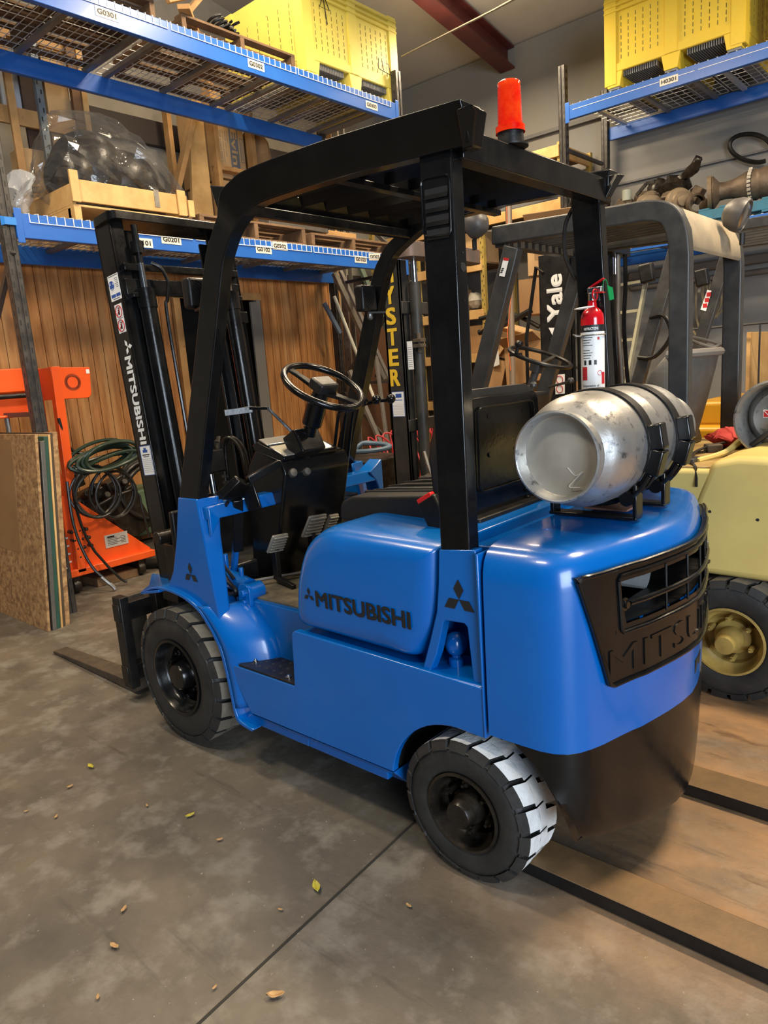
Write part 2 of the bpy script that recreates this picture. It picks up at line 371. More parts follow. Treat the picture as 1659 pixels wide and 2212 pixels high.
b = MB(); diamonds(b, (-.155, .5075, .715), (-1, 0, 0), (0, 0, 1), .085); obj('badge', b, INK, ap)
# rear pillar base with opening
pb = [(-1.365, .978), (-1.482, .99), (-1.499, .615), (-1.456, .615), (-1.445, .772), (-1.436, .781), (-1.374, .779), (-1.366, .772), (-1.335, .67), (-1.308, .612), (-1.280, .612), (-1.312, .70), (-1.345, .80), (-1.356, .88)]
def bpill(s):
    m = MB(); m.prism(pb, 'y', s*.470, s*.506); m.bx(-1.50, -1.492, s*.40, s*.523, .47, .985); return m
bp_ = obj('rear_pillar_base', bpill(1), BLUE, T, .0035); obj('rear_pillar_base', bpill(-1), BLUE, T, .0035)
b = MB(); diamonds(b, (-1.424, .5075, .815), (-1, 0, 0), (0, 0, 1), .098); obj('badge', b, INK, bp_)
ins = MB(); ins.bx(-1.49, -1.28, -.33, .33, .60, .95); obj('inner_panel', ins, BLUE, T, .004)
fc = MB(); fc.lathe([(0, 0), (.022, 0), (.022, .028), (.013, .032), (.013, .038), (.024, .046), (.030, .06), (.0315, .072), (.029, .086), (.02, .098), (.008, .104), (0, .105)], (-1.352, .435, .612), (0, 0, 1), 28)
obj('filler_cap', fc, BLUE, T)
# hood box
hp = [(-.733, .665), (-.748, .80), (-.80, .93), (-.90, 1.0), (-1.36, .985), (-1.352, .85), (-1.33, .74), (-1.262, .632), (-1.20, .627), (-.86, .638), (-.76, .645)]
hp = rnd(hp, [.03, .05, .08, .08, .01, .03, .03, .03, .03, .03, .02], 4)
def offp(poly, cx, cz, d):
    out = []
    for x, z in poly:
        v_ = Vector((x-cx, z-cz)); out.append((x-v_.x/v_.length*d, z-v_.y/v_.length*d))
    return out
rings = []
for y, d in ((-.515, .10), (-.513, .05), (-.50, .02), (-.47, .004), (-.43, 0), (.43, 0), (.455, .003), (.483, .012), (.503, .028), (.513, .052), (.516, .09)):
    rings.append([(x, y, z) for x, z in offp(hp, -1.07, .80, d)])
h = MB(); h.loft(rings); hood = obj('hood', h, BLUE, T, angle=50)
tx = MB()
btext(tx, 'MITSUBISHI', (-.868, .5172, .738), (-1, 0, -.012), (0, 0, 1), .395, .053, .0030, 4); obj('lettering', tx, INK, hood)
b = MB(); diamonds(b, (-.838, .5175, .754), (-1, 0, 0), (0, 0, 1), .047); obj('badge', b, INK, hood)
# step plate
sp = MB(); sp.prism([(-.355, .385), (-.44, .385), (-.70, .37), (-.715, .37), (-.718, .515), (-.41, .515)], 'z', .425, .433)
for i in range(7):
    for j in range(3):
        if i*j != 99: sp.mi(1).cyl((-.45-.04*i+.01*(j % 2), .40+.04*j, .4325), (-.45-.04*i+.01*(j % 2), .40+.04*j, .4338), .007, 10)
obj('step_plate', sp, [BLACKM, INK], T, .001)
for x, y in ((-.44, .46), (-.46, .41), (-.66, .49)):
    b = MB(); b.cyl((x, y, .432), (x, y, .438), .011, 12); b.cyl((x, y, .438), (x, y, .443), .006, 10); obj('step_screw', b, CHROME, T, .001)
# ---- counterweight
half = [(-1.512, .525), (-1.56, .525), (-1.62, .525), (-1.665, .524), (-1.70, .516), (-1.728, .500), (-1.750, .474), (-1.766, .442), (-1.78, .405), (-1.795, .35), (-1.81, .30), (-1.823, .265), (-1.838, .20), (-1.851, .14), (-1.862, .07), (-1.866, 0)]
out = half+[(-1.512+(x+1.512)*(1-.15*y), -y) for x, y in reversed(half[:-1])]
def ring(z, sx, t, x0=None):
    r = []
    for x, y in out:
        X = -1.512+(x+1.512)*sx; r.append((X, y*t, z))
    return r
lv = [(.488, 1, 1), (.60, 1, 1), (.70, .995, .998), (.795, .99, .996), (.9075, .98, .992), (.94, .972, .988), (.965, .955, .975), (.985, .925, .95), (.998, .87, .91), (1.006, .78, .83), (1.012, .55, .6)]
cw = MB(); R_ = [ring(*q) for q in lv]; n = len(out); V = [q for r in R_ for q in r]; Fs = []
for i in range(len(lv)-1):
    for j in range(n-1):
        zc = (lv[i][0]+lv[i+1][0])/2; yc = (out[j][1]+out[j+1][1])/2
        if abs(yc) < .335 and .79 < zc < .91: continue      # grille window
        Fs.append((i*n+j, i*n+j+1, (i+1)*n+j+1, (i+1)*n+j))
Fs.append(tuple(range((len(lv)-1)*n, len(lv)*n))); Fs.append(tuple(range(n-1, -1, -1)))
for i in range(len(lv)-1): Fs.append((i*n+n-1, i*n, (i+1)*n, (i+1)*n+n-1))
cw.add(V, Fs); CW = obj('counterweight', cw, BLUE, T, angle=38)
for zz in (1.013,):
    b = MB(); b.lathe([(0, .014), (.012, .014), (.013, .004), (.02, .003), (.02, 0)], (-1.575, .30, .999), (0, 0, 1), 12); obj('deck_bolt', b, BLUE, CW)
b = MB(); b.lathe([(.034, .002), (.036, .004), (.038, .002), (.038, -.002)], (-1.70, .21, 1.002), (0, 0, 1), 24); b.mi(1).cyl((-1.70, .21, 1.0), (-1.70, .21, 1.003), .034, 24); obj('lifting_hole', b, [BLUE, mat('deep_blue_enamel', (0, .03, .16), .4)], CW)
# access plate on the deck

# cavity behind the grille with fan shroud
b = MB(); b.bx(-1.62, -1.60, -.37, .37, .75, .93); b.bx(-1.80, -1.60, -.37, .37, .775, .785); b.bx(-1.78, -1.60, -.37, .37, .925, .93); b.bx(-1.76, -1.60, .36, .365, .76, .93); b.bx(-1.74, -1.60, -.365, -.36, .76, .93)
b.prism([(-1.512+(x+1.512)*.985, y*.985) for x, y in out], 'z', .780, .7965); obj('radiator_cavity', b, BLACKM, CW)
b = MB(); b.lathe([(.13, 0), (.135, .12), (.125, .125), (.12, .01), (0, .01)], (-1.63, .14, .87), (-1, 0, -.1), 32, 0, 2*PI); b.lathe([(.05, .0), (.05, .04), (0, .045)], (-1.63, .14, .87), (-1, 0, 0), 20); b.v = [(x, y, min(max(z, .797), .924)) for x, y, z in b.v]
obj('fan_shroud', b, mat('grey_shroud', (.22, .23, .23), .5, bump=.1), CW)
# grille: patch that follows the rear face
def cwx(y, z, off=0):
    a = abs(y)
    for (x0, y0), (x1, y1) in zip(half, half[1:]):
        if y1 <= a <= y0+1e-9:
            x = x1+(x0-x1)*(a-y1)/(y0-y1) if y0 > y1 else x0; break
    else: x = -1.6
    if y < 0: x = -1.512+(x+1.512)*(1-.15*a)
    s = 1-.02*max(0, (z-.6)/.3); return -1.512+(x+1.512)*s-off
def gz(u): return u
gp = MB(); ny, nz = 33, 9; zt, zb = .945, .645; V = []; Fs = []
def gpt(i, j, off):
    z = zb+(zt-zb)*j/(nz-1); hw = .395+.085*(z-zb)/(zt-zb); y = -hw+2*hw*i/(ny-1)
    nrm = Vector((-1, y*.55, 0)).normalized(); return (cwx(y, z)+nrm.x*off, y+nrm.y*off, z)
for off in (.012, .001):
    for j in range(nz):
        for i in range(ny): V.append(gpt(i, j, off))
M_ = ny*nz
def hole(i, j):
    c = gpt(i, j, 0); d = gpt(i+1, j+1, 0); return abs((c[1]+d[1])/2) < .335 and .79 < (c[2]+d[2])/2 < .91
for j in range(nz-1):
    for i in range(ny-1):
        a = (j*ny+i, j*ny+i+1, (j+1)*ny+i+1, (j+1)*ny+i)
        if not hole(i, j): Fs += [a, tuple(q+M_ for q in reversed(a))]
for j in range(nz-1):
    for i in (0, ny-1): Fs.append((j*ny+i, (j+1)*ny+i, (j+1)*ny+i+M_, j*ny+i+M_))
for i in range(ny-1):
    for j in (0, nz-1): Fs.append((j*ny+i, j*ny+i+1, j*ny+i+1+M_, j*ny+i+M_))
gp.add(V, Fs); GR = obj('grille', gp, BLACK, T, .003, angle=50)
b = MB()
def gpath(pts, off=.014):
    r = []
    for (y0, z0), (y1, z1) in zip(pts, pts[1:]):
        k = max(2, int(abs(y1-y0)/.02)+1)
        for q in range(k): y = y0+(y1-y0)*q/k; z = z0+(z1-z0)*q/k; nn = Vector((-1, y*.55, 0)).normalized(); r.append(Vector((cwx(y, z), y, z))+nn*off)
    y, z = pts[-1]; nn = Vector((-1, y*.55, 0)).normalized(); r.append(Vector((cwx(y, z), y, z))+nn*off); return r
b.tube(gpath([(.477, .935), (.467, .945), (-.467, .945), (-.477, .935), (-.395, .652), (-.38, .645), (.38, .645), (.395, .652), (.477, .935)]), .006, 8)
b.tube(gpath([(.355, .912), (.345, .924), (-.345, .924), (-.355, .912), (-.348, .785), (-.34, .775), (.34, .775), (.348, .785), (.355, .912)]), .0055, 8)
obj('grille_border', b, BLACK, GR)
b = MB(); b.tube(gpath([(.32, .847), (-.32, .847)], .016), .007, 8)
for y in (.17, .06, -.05, -.16, -.27): b.tube(gpath([(y, .79), (y, .915)], .012), .004, 6)
obj('grille_bars', b, BLACK, GR)
for s in (1, -1):
    b = MB(); c = gpath([(s*.335, .847), (s*.335, .847)], .012)[0]; b.lathe([(0, .012), (.009, .012), (.01, .004), (.017, .004), (.018, 0)], c, (-1, s*.14, 0), 16); obj('grille_screw', b, CHROME if s < 0 else BLACK, GR)
tx = MB()
def gmap(a, h_): y = .395-a; z = .668+h_; nn = Vector((-1, y*.55, 0)).normalized(); return Vector((cwx(y, z), y, z))+nn*.0155
GV, GF, _ = glyphs('MITSUBISHI', 0)
nv = len(GV); V = [gmap(a*.78, q*.072) for a, q in GV]; V2 = [gmap(a*.78, q*.072)+Vector((.006, 0, 0)) for a, q in GV]
edges = {}
for fc_ in GF:
    for a, q in zip(fc_, fc_[1:]+fc_[:1]): edges[(a, q)] = 1
sidef = [(a, q, q+nv, a+nv) for (a, q) in edges if (q, a) not in edges]
tx.add(V+V2, list(GF)+sidef); obj('embossed_lettering', tx, BLACK, GR)
# black lower casting
def lower(z, x0, t, sx):
    r = [(max(min(x0, -1.512+(x+1.512)*sx), -9), y*t, z) for x, y in out]; return [(min(x, x0), y, zz) for x, y, zz in r]
LV = [(.488, -1.585, 1.0, 1), (.45, -1.64, 1, 1), (.40, -1.68, .998, 1), (.35, -1.71, .99, .995), (.30, -1.728, .975, .985), (.265, -1.737, .96, .97), (.25, -1.74, .94, .955)]
def dip(r, k): return [(x, y, z-.085*k*max(0, 1-(abs(y)/.52)**2)) for x, y, z in r]
lw = MB(); lw.loft([dip(lower(*q), k) for q, k in zip(LV, (0, 0, .05, .2, .5, .9, 1.0))]); obj('counterweight_skirt', lw, BLACK, T, .004, angle=40, label='black lower skirt of the counterweight')
b = MB()
for y0, y1, z0, z1 in ((-.03, -.12, .40, .575), (.16, -.16, .30, .375)):
    rr_ = [[(cwx(y0+(y1-y0)*q/6, z)-.003-(.0 if z > .4 else -.012), y0+(y1-y0)*q/6, z) for q in range(7)] for z in (z0, z1)]
    b.loft([[(x+o_, y, z) for x, y, z in rr_[0]]+[(x+o_, y, z) for x, y, z in reversed(rr_[1])] for o_ in (0, .02)])
obj('tow_recess_shade', b, mat('recess_shade_black', (.003, .003, .003), .9), T)  # black patches on the casting surface stand in for a shaded recess
# ---- overhead guard
def post(s):
    m = MB(); zt, zb = 2.0, .975
    sq = 1 if s > 0 else .93
    def R4(z, y1, x0, x1, th): y1 = y1*sq; return [(x0, s*y1, z), (x1, s*y1, z), (x1, s*(y1-th), z), (x0, s*(y1-th), z)]
    m.loft([R4(zb, .503, -1.368, -1.462, .048), R4(zt, .452, -1.332, -1.432, .048)]); return m
P = [obj('guard_post', post(s), BLACK, T, .005, 3) for s in (1, -1)]
# louvre plate on the near post
lv_ = MB()
def pp(x, z, off):       # point on post face
    t = (z-.975)/(2.0-.975); return (x+.036*t, .503-.051*t+off, z)
fr = rnd([(-1.372, 1.925), (-1.460, 1.918), (-1.456, 1.775), (-1.372, 1.785)], .016, 4)
lv_.tube([pp(x, z, .002) for x, z in fr], .0025, 6, True)
lo = obj('louvre', lv_, BLACK, P[0])
s_ = MB()
for i in range(4):
    z = 1.897-.0325*i
    s_.mi(0).add([pp(-1.381, z, .001), pp(-1.452, z-.003, .001), pp(-1.452, z-.019, .001), pp(-1.381, z-.016, .001)], [(0, 1, 2, 3)])
    s_.mi(1).add([pp(-1.381, z-.014, .001), pp(-1.452, z-.017, .001), pp(-1.452, z-.028, .004), pp(-1.381, z-.025, .004)], [(0, 1, 2, 3)])
obj('louvre_slots', s_, [INK, BLACK], lo)
for z, r in ((1.70, .014), (1.735, .003), (1.62, .002)):
    b = MB(); x = -1.4605+.0293*(z-.975); b.cyl((x, .475-.05*(z-.975), z), (x-.003, .475-.05*(z-.975), z), r*.8, 14)
    obj('post_hole', b, INK, P[0])
def rail(s):
    m = MB()
    # leg + roof rail path (x, y, z) centre; section 50 mm across, 85 mm deep
    e_ = 0 if s > 0 else .014
    pts = [(-.190, .478, 1.03), (-.265, .470, 1.25), (-.375, .461, 1.56), (-.468, .452, 1.835), (-.510, .449, 1.91), (-.550, .447, 1.958), (-.60, .445, 1.996+e_), (-.66, .444, 2.020+e_), (-.74, .444, 2.034+e_), (-1.0, .443, 2.034+e_), (-1.25, .443, 2.024+e_), (-1.50, .443, 2.010+e_)]
    if s < 0: pts = [(x+max(0, .13-(z-1.03)*.075) if z < 1.99 else x, y, z) for x, y, z in pts]
    pts = smooth([Vector(q) for q in pts], 5)
    rings = []; P_ = pts; mm = len(P_)
    for i, q in enumerate(P_):
        t = (P_[min(i+1, mm-1)]-P_[max(i-1, 0)]).normalized(); nrm = Vector((t.z, 0, -t.x)); 
        if nrm.z < 0: nrm = -nrm
        if i < 8: nrm = Vector((abs(nrm.x), 0, abs(nrm.z)))
        fr_ = min(1, max(0, (i/(mm-1)-.45)/.12)); hh = (.112-.024*min(1, i/(mm*.35))) if s > 0 else (.095-.040*min(1, i/(mm*.5)))
        fl_ = .042*fr_                                           # outward flare of the roof rail
        o_ = nrm*hh/2; y = Vector((0, s, 0))
        rings.append([q2 for q2 in ((Vector((q.x, s*q.y, q.z))+o_+y*(.025+fl_)), (Vector((q.x, s*q.y, q.z))-o_+y*.022), (Vector((q.x, s*q.y, q.z))-o_-y*.025), (Vector((q.x, s*q.y, q.z))+o_-y*.022))])
    m.loft(rings)
    if s < 0: m.v = [(x if x > -1.1 else -1.1+(x+1.1)*.9, y*(1 if x > -1.0 else .93), z) for x, y, z in m.v]
    # rear wing tip
    m.prism_tilt([(-1.50, s*.463, 1.962), (-1.53, s*.486, 2.028), (-1.535, s*.510, 2.034), (-1.49, s*.51, 2.034), (-1.47, s*.463, 1.962)],
                 [(-1.50, s*.420, 1.962), (-1.53, s*.44, 2.028), (-1.53, s*.45, 2.034), (-1.49, s*.45, 2.034), (-1.47, s*.420, 1.962)])
    if s < 0: m.v = m.v[:-10]+[(x+.045, y*.90, z) for x, y, z in m.v[-10:]]
    return m
G = obj('guard_rail', rail(1), BLACK, T, .004, 3, angle=40); obj('guard_rail', rail(-1), BLACK, T, .004, 3, angle=40)
b = MB(); b.bx(-1.452, -1.40, -.43, .43, 1.952, 2.024); obj('guard_rear_beam', b, BLACK, T, .004)
b = MB(); b.bar((-.59, -.43, 2.0), (-.59, .43, 2.0), .03, .035); b.prism_tilt([(-.62, .43, 2.06), (-.44, .43, 2.105), (-.47, .43, 2.02), (-.55, .43, 1.99)], [(-.62, -.43, 2.06), (-.44, -.43, 2.105), (-.47, -.43, 2.02), (-.55, -.43, 1.99)])
obj('guard_front_beam', b, BLACK, T, .004)
b = MB(); b.bar((-1.02, -.42, 2.0), (-1.02, .42, 2.0), .03, .018); obj('guard_cross_bar', b, BLACK, T, .002)
for i in range(7):
    y = .345-.115*i; b = MB()
    b.prism_tilt([(-.665, y+.020, 2.068), (-.72, y+.028, 2.070), (-1.41, y+.028, 2.040), (-1.41, y-.026, 2.003), (-.66, y-.026, 2.026), (-.64, y-.022, 2.02)],
                 [(-.665, y+.014, 2.072), (-.72, y+.022, 2.076), (-1.41, y+.022, 2.046), (-1.41, y-.032, 2.009), (-.66, y-.032, 2.032), (-.64, y-.028, 2.026)])
    obj('guard_slat', b, BLACK, T, .0015)
# pleated weld gussets of the far post
b = MB(); b.tube(smooth([Vector(q) for q in ((-1.33, -.40, 1.96), (-1.30, -.395, 1.90), (-1.30, -.395, 1.80), (-1.335, -.40, 1.72))], 5), .007, 8); obj('guard_cable', b, BLACKM, T)
# beacon
bc = thing('warning_beacon', (-1.432, .172, 2.024), 'red ribbed beacon with black base on the roof of the blue forklift', 'beacon')
GLR = mat('red_amber_lens', (.80, .005, .003), .10, trans=.2, emit=0, var=(1, .07, .006), vs=22)
b = MB(); b.lathe([(0, 0), (.047, 0), (.047, .004), (.036, .006), (.034, .036), (.036, .037), (.036, .040), (0, .040)], (-1.432, .172, 2.024), (0, 0, 1), 32); obj('base', b, BLACKM, bc)
pr = [(.037, .036)]; 
for i in range(14): z = .05+.0075*i; pr += [(.0335-.0002*i, z), (.0315-.0002*i, z+.0037)]
pr += [(.0305, .158), (.027, .162), (0, .163)]
b = MB(); b.lathe([(.039, .036), (.039, .052), (.034, .054)]+pr[1:], (-1.432, .172, 2.024), (0, 0, 1), 36); obj('lens', b, GLR, bc, angle=60)
# ---- mast (tilted forward by 5.3 degrees about its foot)
MT = Matrix.Translation((.28, 0, .10)) @ Matrix.Rotation(math.radians(5.35), 4, 'Y') @ Matrix.Translation((-.30, 0, -.10))
TXT = mat('mast_lettering_white', (.75, .75, .73), .5)
def mobj(name, mb, mats, par=T, **k): return obj(name, mb.tm(MT), mats, par, **k)
for s in (1, -1):
    b = MB(); b.bx(.245, .375, s*.300, s*.318, .08, 2.17); b.bx(.245, .262, s*.255, s*.318, .08, 2.17); b.bx(.358, .375, s*.255, s*.318, .08, 2.17); r_ = mobj('outer_mast_rail', b, BLACK, bevel=.003)
    b = MB(); b.bx(.262, .358, s*.232, s*.247, .10, 2.14); b.bx(.262, .276, s*.195, s*.296, .10, 2.14); b.bx(.344, .358, s*.195, s*.296, .10, 2.14); mobj('inner_mast_rail', b, BLACK, bevel=.003)
    b = MB(); b.cyl((.215, s*.225, .12), (.215, s*.225, 1.80), .036, 24); b.cyl((.215, s*.225, 1.80), (.215, s*.225, 1.88), .041, 24); b.cyl((.215, s*.225, 1.88), (.215, s*.225, 1.885), .030, 20); lc = mobj('lift_cylinder', b, BLACK)
    b = MB(); b.cyl((.215, s*.225, 1.88), (.215, s*.225, 2.15), .014, 16); b.cyl((.215, s*.225, 2.03), (.215, s*.225, 2.08), .027, 20); mobj('cylinder_rod', b, BLACK, lc); b = MB(); b.cyl((.215, s*.225, 1.885), (.215, s*.225, 1.99), .0145, 16); mobj('rod_chrome', b, CHROME, lc)
    b = MB(); b.bx(.205, .30, s*.19, s*.29, 1.845, 1.865); b.bx(.245, .262, s*.27, s*.29, 1.83, 1.89); mobj('cylinder_bracket', b, BLACK, bevel=.002)
    b = MB(); b.tube(smooth([Vector(q) for q in ((.195, s*.185, 1.99), (.18, s*.15, 1.965), (.17, s*.135, 1.90), (.175, s*.15, 1.83), (.18, s*.16, 1.79), (.18, s*.165, 1.5), (.18, s*.17, .4))], 5), .008, 8); mobj('hydraulic_line', b, BLACK)
    if s == 1: RAIL = r_
# labels on the near outer rail (its outer face y = .318)
def mastlab(name, z0, z1, x0, x1, fn, mats):
    b = MB(); b.bx(x0, x1, .3182, .3192, z0, z1); fn(b)
    n0, n1 = {'dealer_sticker': (1.850, 1.957), 'warning_sticker': (1.712, 1.833), 'service_sticker': (1.085, 1.218)}[name]
    b.v = [(.298+(x-.307)*.9, y, n0+(z-z0)/(z1-z0)*(n1-n0)) for x, y, z in b.v]; return mobj(name, b, mats, RAIL)
FX = (0, 0, 1)
def lab1(b):
    b.mi(2).bx(.262, .302, .3192, .3196, 1.735, 1.757); b.bx(.306, .348, .3192, .3196, 1.735, 1.757)
    b.mi(1)
    for i in range(6): b.bx(.268, .296-.004*(i % 3), .3192, .3196, 1.86-.012*i, 1.863-.012*i)
    b.bx(.262, .352, .3192, .3196, 1.882, 1.886); b.bx(.275, .335, .3192, .3196, 1.722, 1.726)
    b.mi(2).bx(.31, .348, .3192, .3196, 1.80, 1.825); b.bx(.318, .338, .3192, .3196, 1.825, 1.85); b.tube([(.33+.024*math.cos(a), .3194, 1.822+.03*math.sin(a)) for a in [i*PI/8 for i in range(14)]], .0015, 4)
mastlab('dealer_sticker', 1.712, 1.892, .258, .356, lab1, [WHITE, INK, BLUES])
def lab2(b):
    b.mi(1)
    for zc in (1.655, 1.565):
        b.tube([(.307+.028*math.cos(a), .3194, zc+.036*math.sin(a)) for a in [i*PI/12 for i in range(24)]], .0028, 4, True)
        b.bar((.287, .3194, zc+.026), (.327, .3194, zc-.026), .001, .005, (0, 1, 0)); b.mi(2).bx(.300, .314, .3192, .3196, zc-.022, zc+.012); b.ball((.307, .3194, zc+.02), .006, 8, (1, .05, 1)); b.mi(1)
    b.mi(2).bx(.278, .336, .3192, .3196, 1.609, 1.611)
mastlab('warning_sticker', 1.52, 1.70, .274, .340, lab2, [WHITE, REDS, INK])
# big vertical name: reads downwards
b = MB(); btext(b, 'MITSUBISHI', (.322, .3188, 1.610), (0, 0, -1), (-1, 0, 0), .388, .052, .0025, 4); diamonds(b, (.300, .3190, 1.648), (0, 0, -1), (-1, 0, 0), .062); mobj('lettering', b, TXT, RAIL)
def lab3(b):
    b.mi(2)
    for e in ((.256, .352, .868, .872), (.256, .352, .646, .650)): b.bx(e[0], e[1], .3192, .3198, e[2], e[3])
    for e in ((.255, .258), (.350, .353)): b.bx(e[0], e[1], .3192, .3198, .646, .872)
    b.bx(.285, .328, .3192, .3197, .82, .84); b.bx(.295, .318, .3192, .3197, .84, .855)
    b.mi(1); b.bx(.272, .336, .3192, .3197, .798, .806); b.bx(.278, .33, .3192, .3197, .786, .791)
    for i in range(8): b.bx(.262, .346, .3192, .3196, .77-.014*i, .771-.014*i)
mastlab('service_sticker', .646, .872, .255, .353, lab3, [WHITE, INK, BLUES])
b = MB(); b.prism(rnd([(.20, -.36), (.365, -.36), (.365, .335), (.20, .335)], .035, 5), 'z', 2.165, 2.20); mobj('mast_top_plate', b, BLACK, bevel=.003)
for z in (.40, 1.86): b = MB(); b.bx(.235, .255, -.30, .30, z, z+.07); mobj('mast_cross_member', b, BLACK, bevel=.003)
b = MB(); b.bx(.20, .25, -.30, -.12, 1.74, 1.79); b.bx(.22, .25, -.3, .3, 1.96, 1.99); mobj('mast_cross_member', b, BLACK, bevel=.003)
# carriage internals: centre cylinder, chains, hoses
b = MB(); b.cyl((.30, 0, .12), (.30, 0, .95), .045, 24); cc = mobj('free_lift_cylinder', b, GREASE)
b = MB(); b.cyl((.30, 0, .95), (.30, 0, 1.04), .02, 16); mobj('cylinder_rod', b, CHROME, cc)
b = MB(); b.box((.30, 0, 1.10), (.10, .13, .11)); mobj('chain_anchor', b, BLACKM, bevel=.008)
for y in (.085, -.085):
    b = MB(); P_ = smooth([Vector(q) for q in ((.31, y, .3), (.31, y, .95), (.31, y*.95, 1.12), (.30, y*.8, 1.19), (.27, y*.7, 1.2))], 7)
    for i in range(0, len(P_)-1):
        a, c = P_[i], P_[i+1]; nseg = max(1, int((c-a).length/.02))
        for q in range(nseg): m0 = a+(c-a)*(q+.5)/nseg; b.bar(m0-(c-a).normalized()*.007, m0+(c-a).normalized()*.007, .028, .009, (1, 0, 0))
    mobj('lift_chain', b, RUST)
for y, r_ in ((-.13, .009), (.13, .009), (-.155, .008)):
    b = MB(); b.tube(smooth([Vector(q) for q in ((.20, y, .45), (.2, y, 1.0), (.21, y*.98, 1.14), (.25, y*.8, 1.2), (.30, y*.7, 1.15), (.32, y*.7, .9))], 6), r_, 8); mobj('mast_hose', b, GREASE)
# tilt cylinder and its bracket
b = MB(); b.cyl((.22, .30, .72), (-.30, .345, .665), .038, 24); tc_ = obj('tilt_cylinder', b, BLUE, T)
b = MB(); b.lathe([(0, -.035), (.035, -.035), (.035, .035), (0, .035)], (-.335, .355, .66), (0, 1, 0), 20); b.prism(rnd([(-.30, .60), (-.30, .70), (-.37, .70), (-.37, .60)], .03), 'y', .385, .402); b.cyl((-.335, .40, .665), (-.335, .415, .665), .014, 10); b.cyl((-.335, .40, .63), (-.335, .41, .63), .01, 8); obj('cylinder_lug', b, BLUE, tc_, .002)
b = MB(); b.cyl((-.14, .33, .71), (-.14, .33, .78), .012, 10); obj('hose_fitting', b, BLUE, tc_, .001)
b = MB(); b.cyl((-.25, .34, .70), (-.25, .34, .74), .010, 10); obj('hose_fitting', b, BLUE, tc_, .001)
b = MB(); b.tube(smooth([Vector(q) for q in ((-.13, .335, .78), (-.15, .36, .74), (-.22, .39, .70), (-.27, .39, .66), (-.22, .385, .64), (-.05, .36, .63))], 6), .009, 8); obj('tilt_hose', b, BLACKM, T)
b = MB(); b.bx(.16, .30, .20, .34, .60, .78); b.bx(.20, .33, .12, .36, .52, .60); b.cyl((.25, .18, .82), (.25, .40, .82), .03, 16); obj('mast_pivot', b, GREASE, T, .006)
# carriage and forks
b = MB(); b.bx(.545, .60, -.47, .47, .40, .485); b.bx(.545, .60, -.47, .47, .10, .18); b.bx(.50, .56, .24, .30, .08, .52); b.bx(.50, .56, -.30, -.24, .08, .52); b.bx(.53, .60, .42, .465, .07, .52); b.bx(.53, .60, -.465, -.42, .07, .52)
obj('fork_carriage', b, BLACKM, T, .004)
for s in (1, -1):
    b = MB(); y0, y1 = s*.30, s*.405
    b.prism([(.60, .50), (.635, .50), (.645, .10), (.66, .055), (1.54, .022), (1.56, .012), (1.56, .004), (.63, .004), (.605, .02)], 'y', y0, y1)
    b.v = [(x, (y if x < 1.4 else (y0+y1)/2+(y-(y0+y1)/2)*(1-.3*(x-1.4)/.16)), z) for x, y, z in b.v]
    obj('fork', b, RUST, T, .004)
# ---- operator's place
b = MB(); b.prism_tilt([(-.225, .49, 1.015), (-.285, .49, 1.015), (-.285, -.44, 1.015), (-.225, -.44, 1.015)], [(-.21, .49, .965), (-.30, .49, .965), (-.30, -.44, .965), (-.21, -.44, .965)])
b.prism([(.49, 1.015), (.49, .90), (.44, .965)], 'x', -.30, -.285); b.prism([(-.49, 1.06), (-.49, .85), (-.44, .965), (-.40, 1.01)], 'x', -.30, -.22); obj('dash_beam', b, BLUE, T, .006, 3)
b = MB(); b.prism([(-.10, .64), (-.25, .64), (-.375, 1.09), (-.355, 1.145), (-.20, 1.185), (-.14, 1.11)], 'y', -.20, .17); con = obj('dash_console', b, BLACK, T, .012, 3)
def SHF(b): b.v = [(x-.088, y+.0, z+.022) for x, y, z in b.v]
b = MB(); b.prism([(-.10, 1.158), (-.27, 1.118), (-.285, 1.128), (-.275, 1.145), (-.12, 1.195), (-.09, 1.18)], 'y', -.135, .165); SHF(b); obj('instrument_cover', b, BLACK, con, .006)
b = MB(); b.prism_tilt([(-.285, .165, 1.143), (-.285, -.11, 1.143), (-.20, -.11, 1.178), (-.20, .165, 1.178)], [(-.284, .165, 1.138), (-.284, -.11, 1.138), (-.20, -.11, 1.172), (-.20, .165, 1.172)]); b.prism_tilt([(-.19, .165, 1.185), (-.19, -.11, 1.185), (-.12, -.09, 1.205), (-.12, .15, 1.205)], [(-.19, .165, 1.178), (-.19, -.11, 1.178), (-.12, -.09, 1.198), (-.12, .15, 1.198)])
SHF(b); obj('instrument_lens', b, mat('silver_instrument_lens', (.55, .54, .50), .22, .75, var=(.35, .34, .31), vs=9), con, .002)
b = MB(); b.lathe([(0, .012), (.016, .010), (.019, 0), (.019, -.01)], (-.285, .13, 1.07), (-1, .1, .3), 20); SHF(b); obj('dash_knob', b, STEEL, con)
b = MB(); b.lathe([(0, .010), (.014, .008), (.017, 0), (.017, -.01)], (-.292, .06, 1.065), (-1, .1, .3), 20); SHF(b); obj('dash_knob', b, STEEL, con)
b = MB(); b.cyl((-.24, .03, .95), (-.43, .03, 1.335), .027, 20); b.cyl((-.40, .03, 1.27), (-.452, .03, 1.375), .04, 24); b.box((-.365, .045, 1.20), (.085, .13, .10), Matrix.Rotation(.45, 3, 'Y')); col_ = obj('steering_column', b, BLACK, T, .008, 3)
b = MB(); b.bar((-.36, .09, 1.24), (-.30, .16, 1.35), .008, .012); b.bar((-.30, .16, 1.35), (-.235, .20, 1.355), .01, .012); b.bar((-.24, .19, 1.35), (-.19, .29, 1.345), .006, .026); obj('direction_lever', b, BLACK, col_, .002)
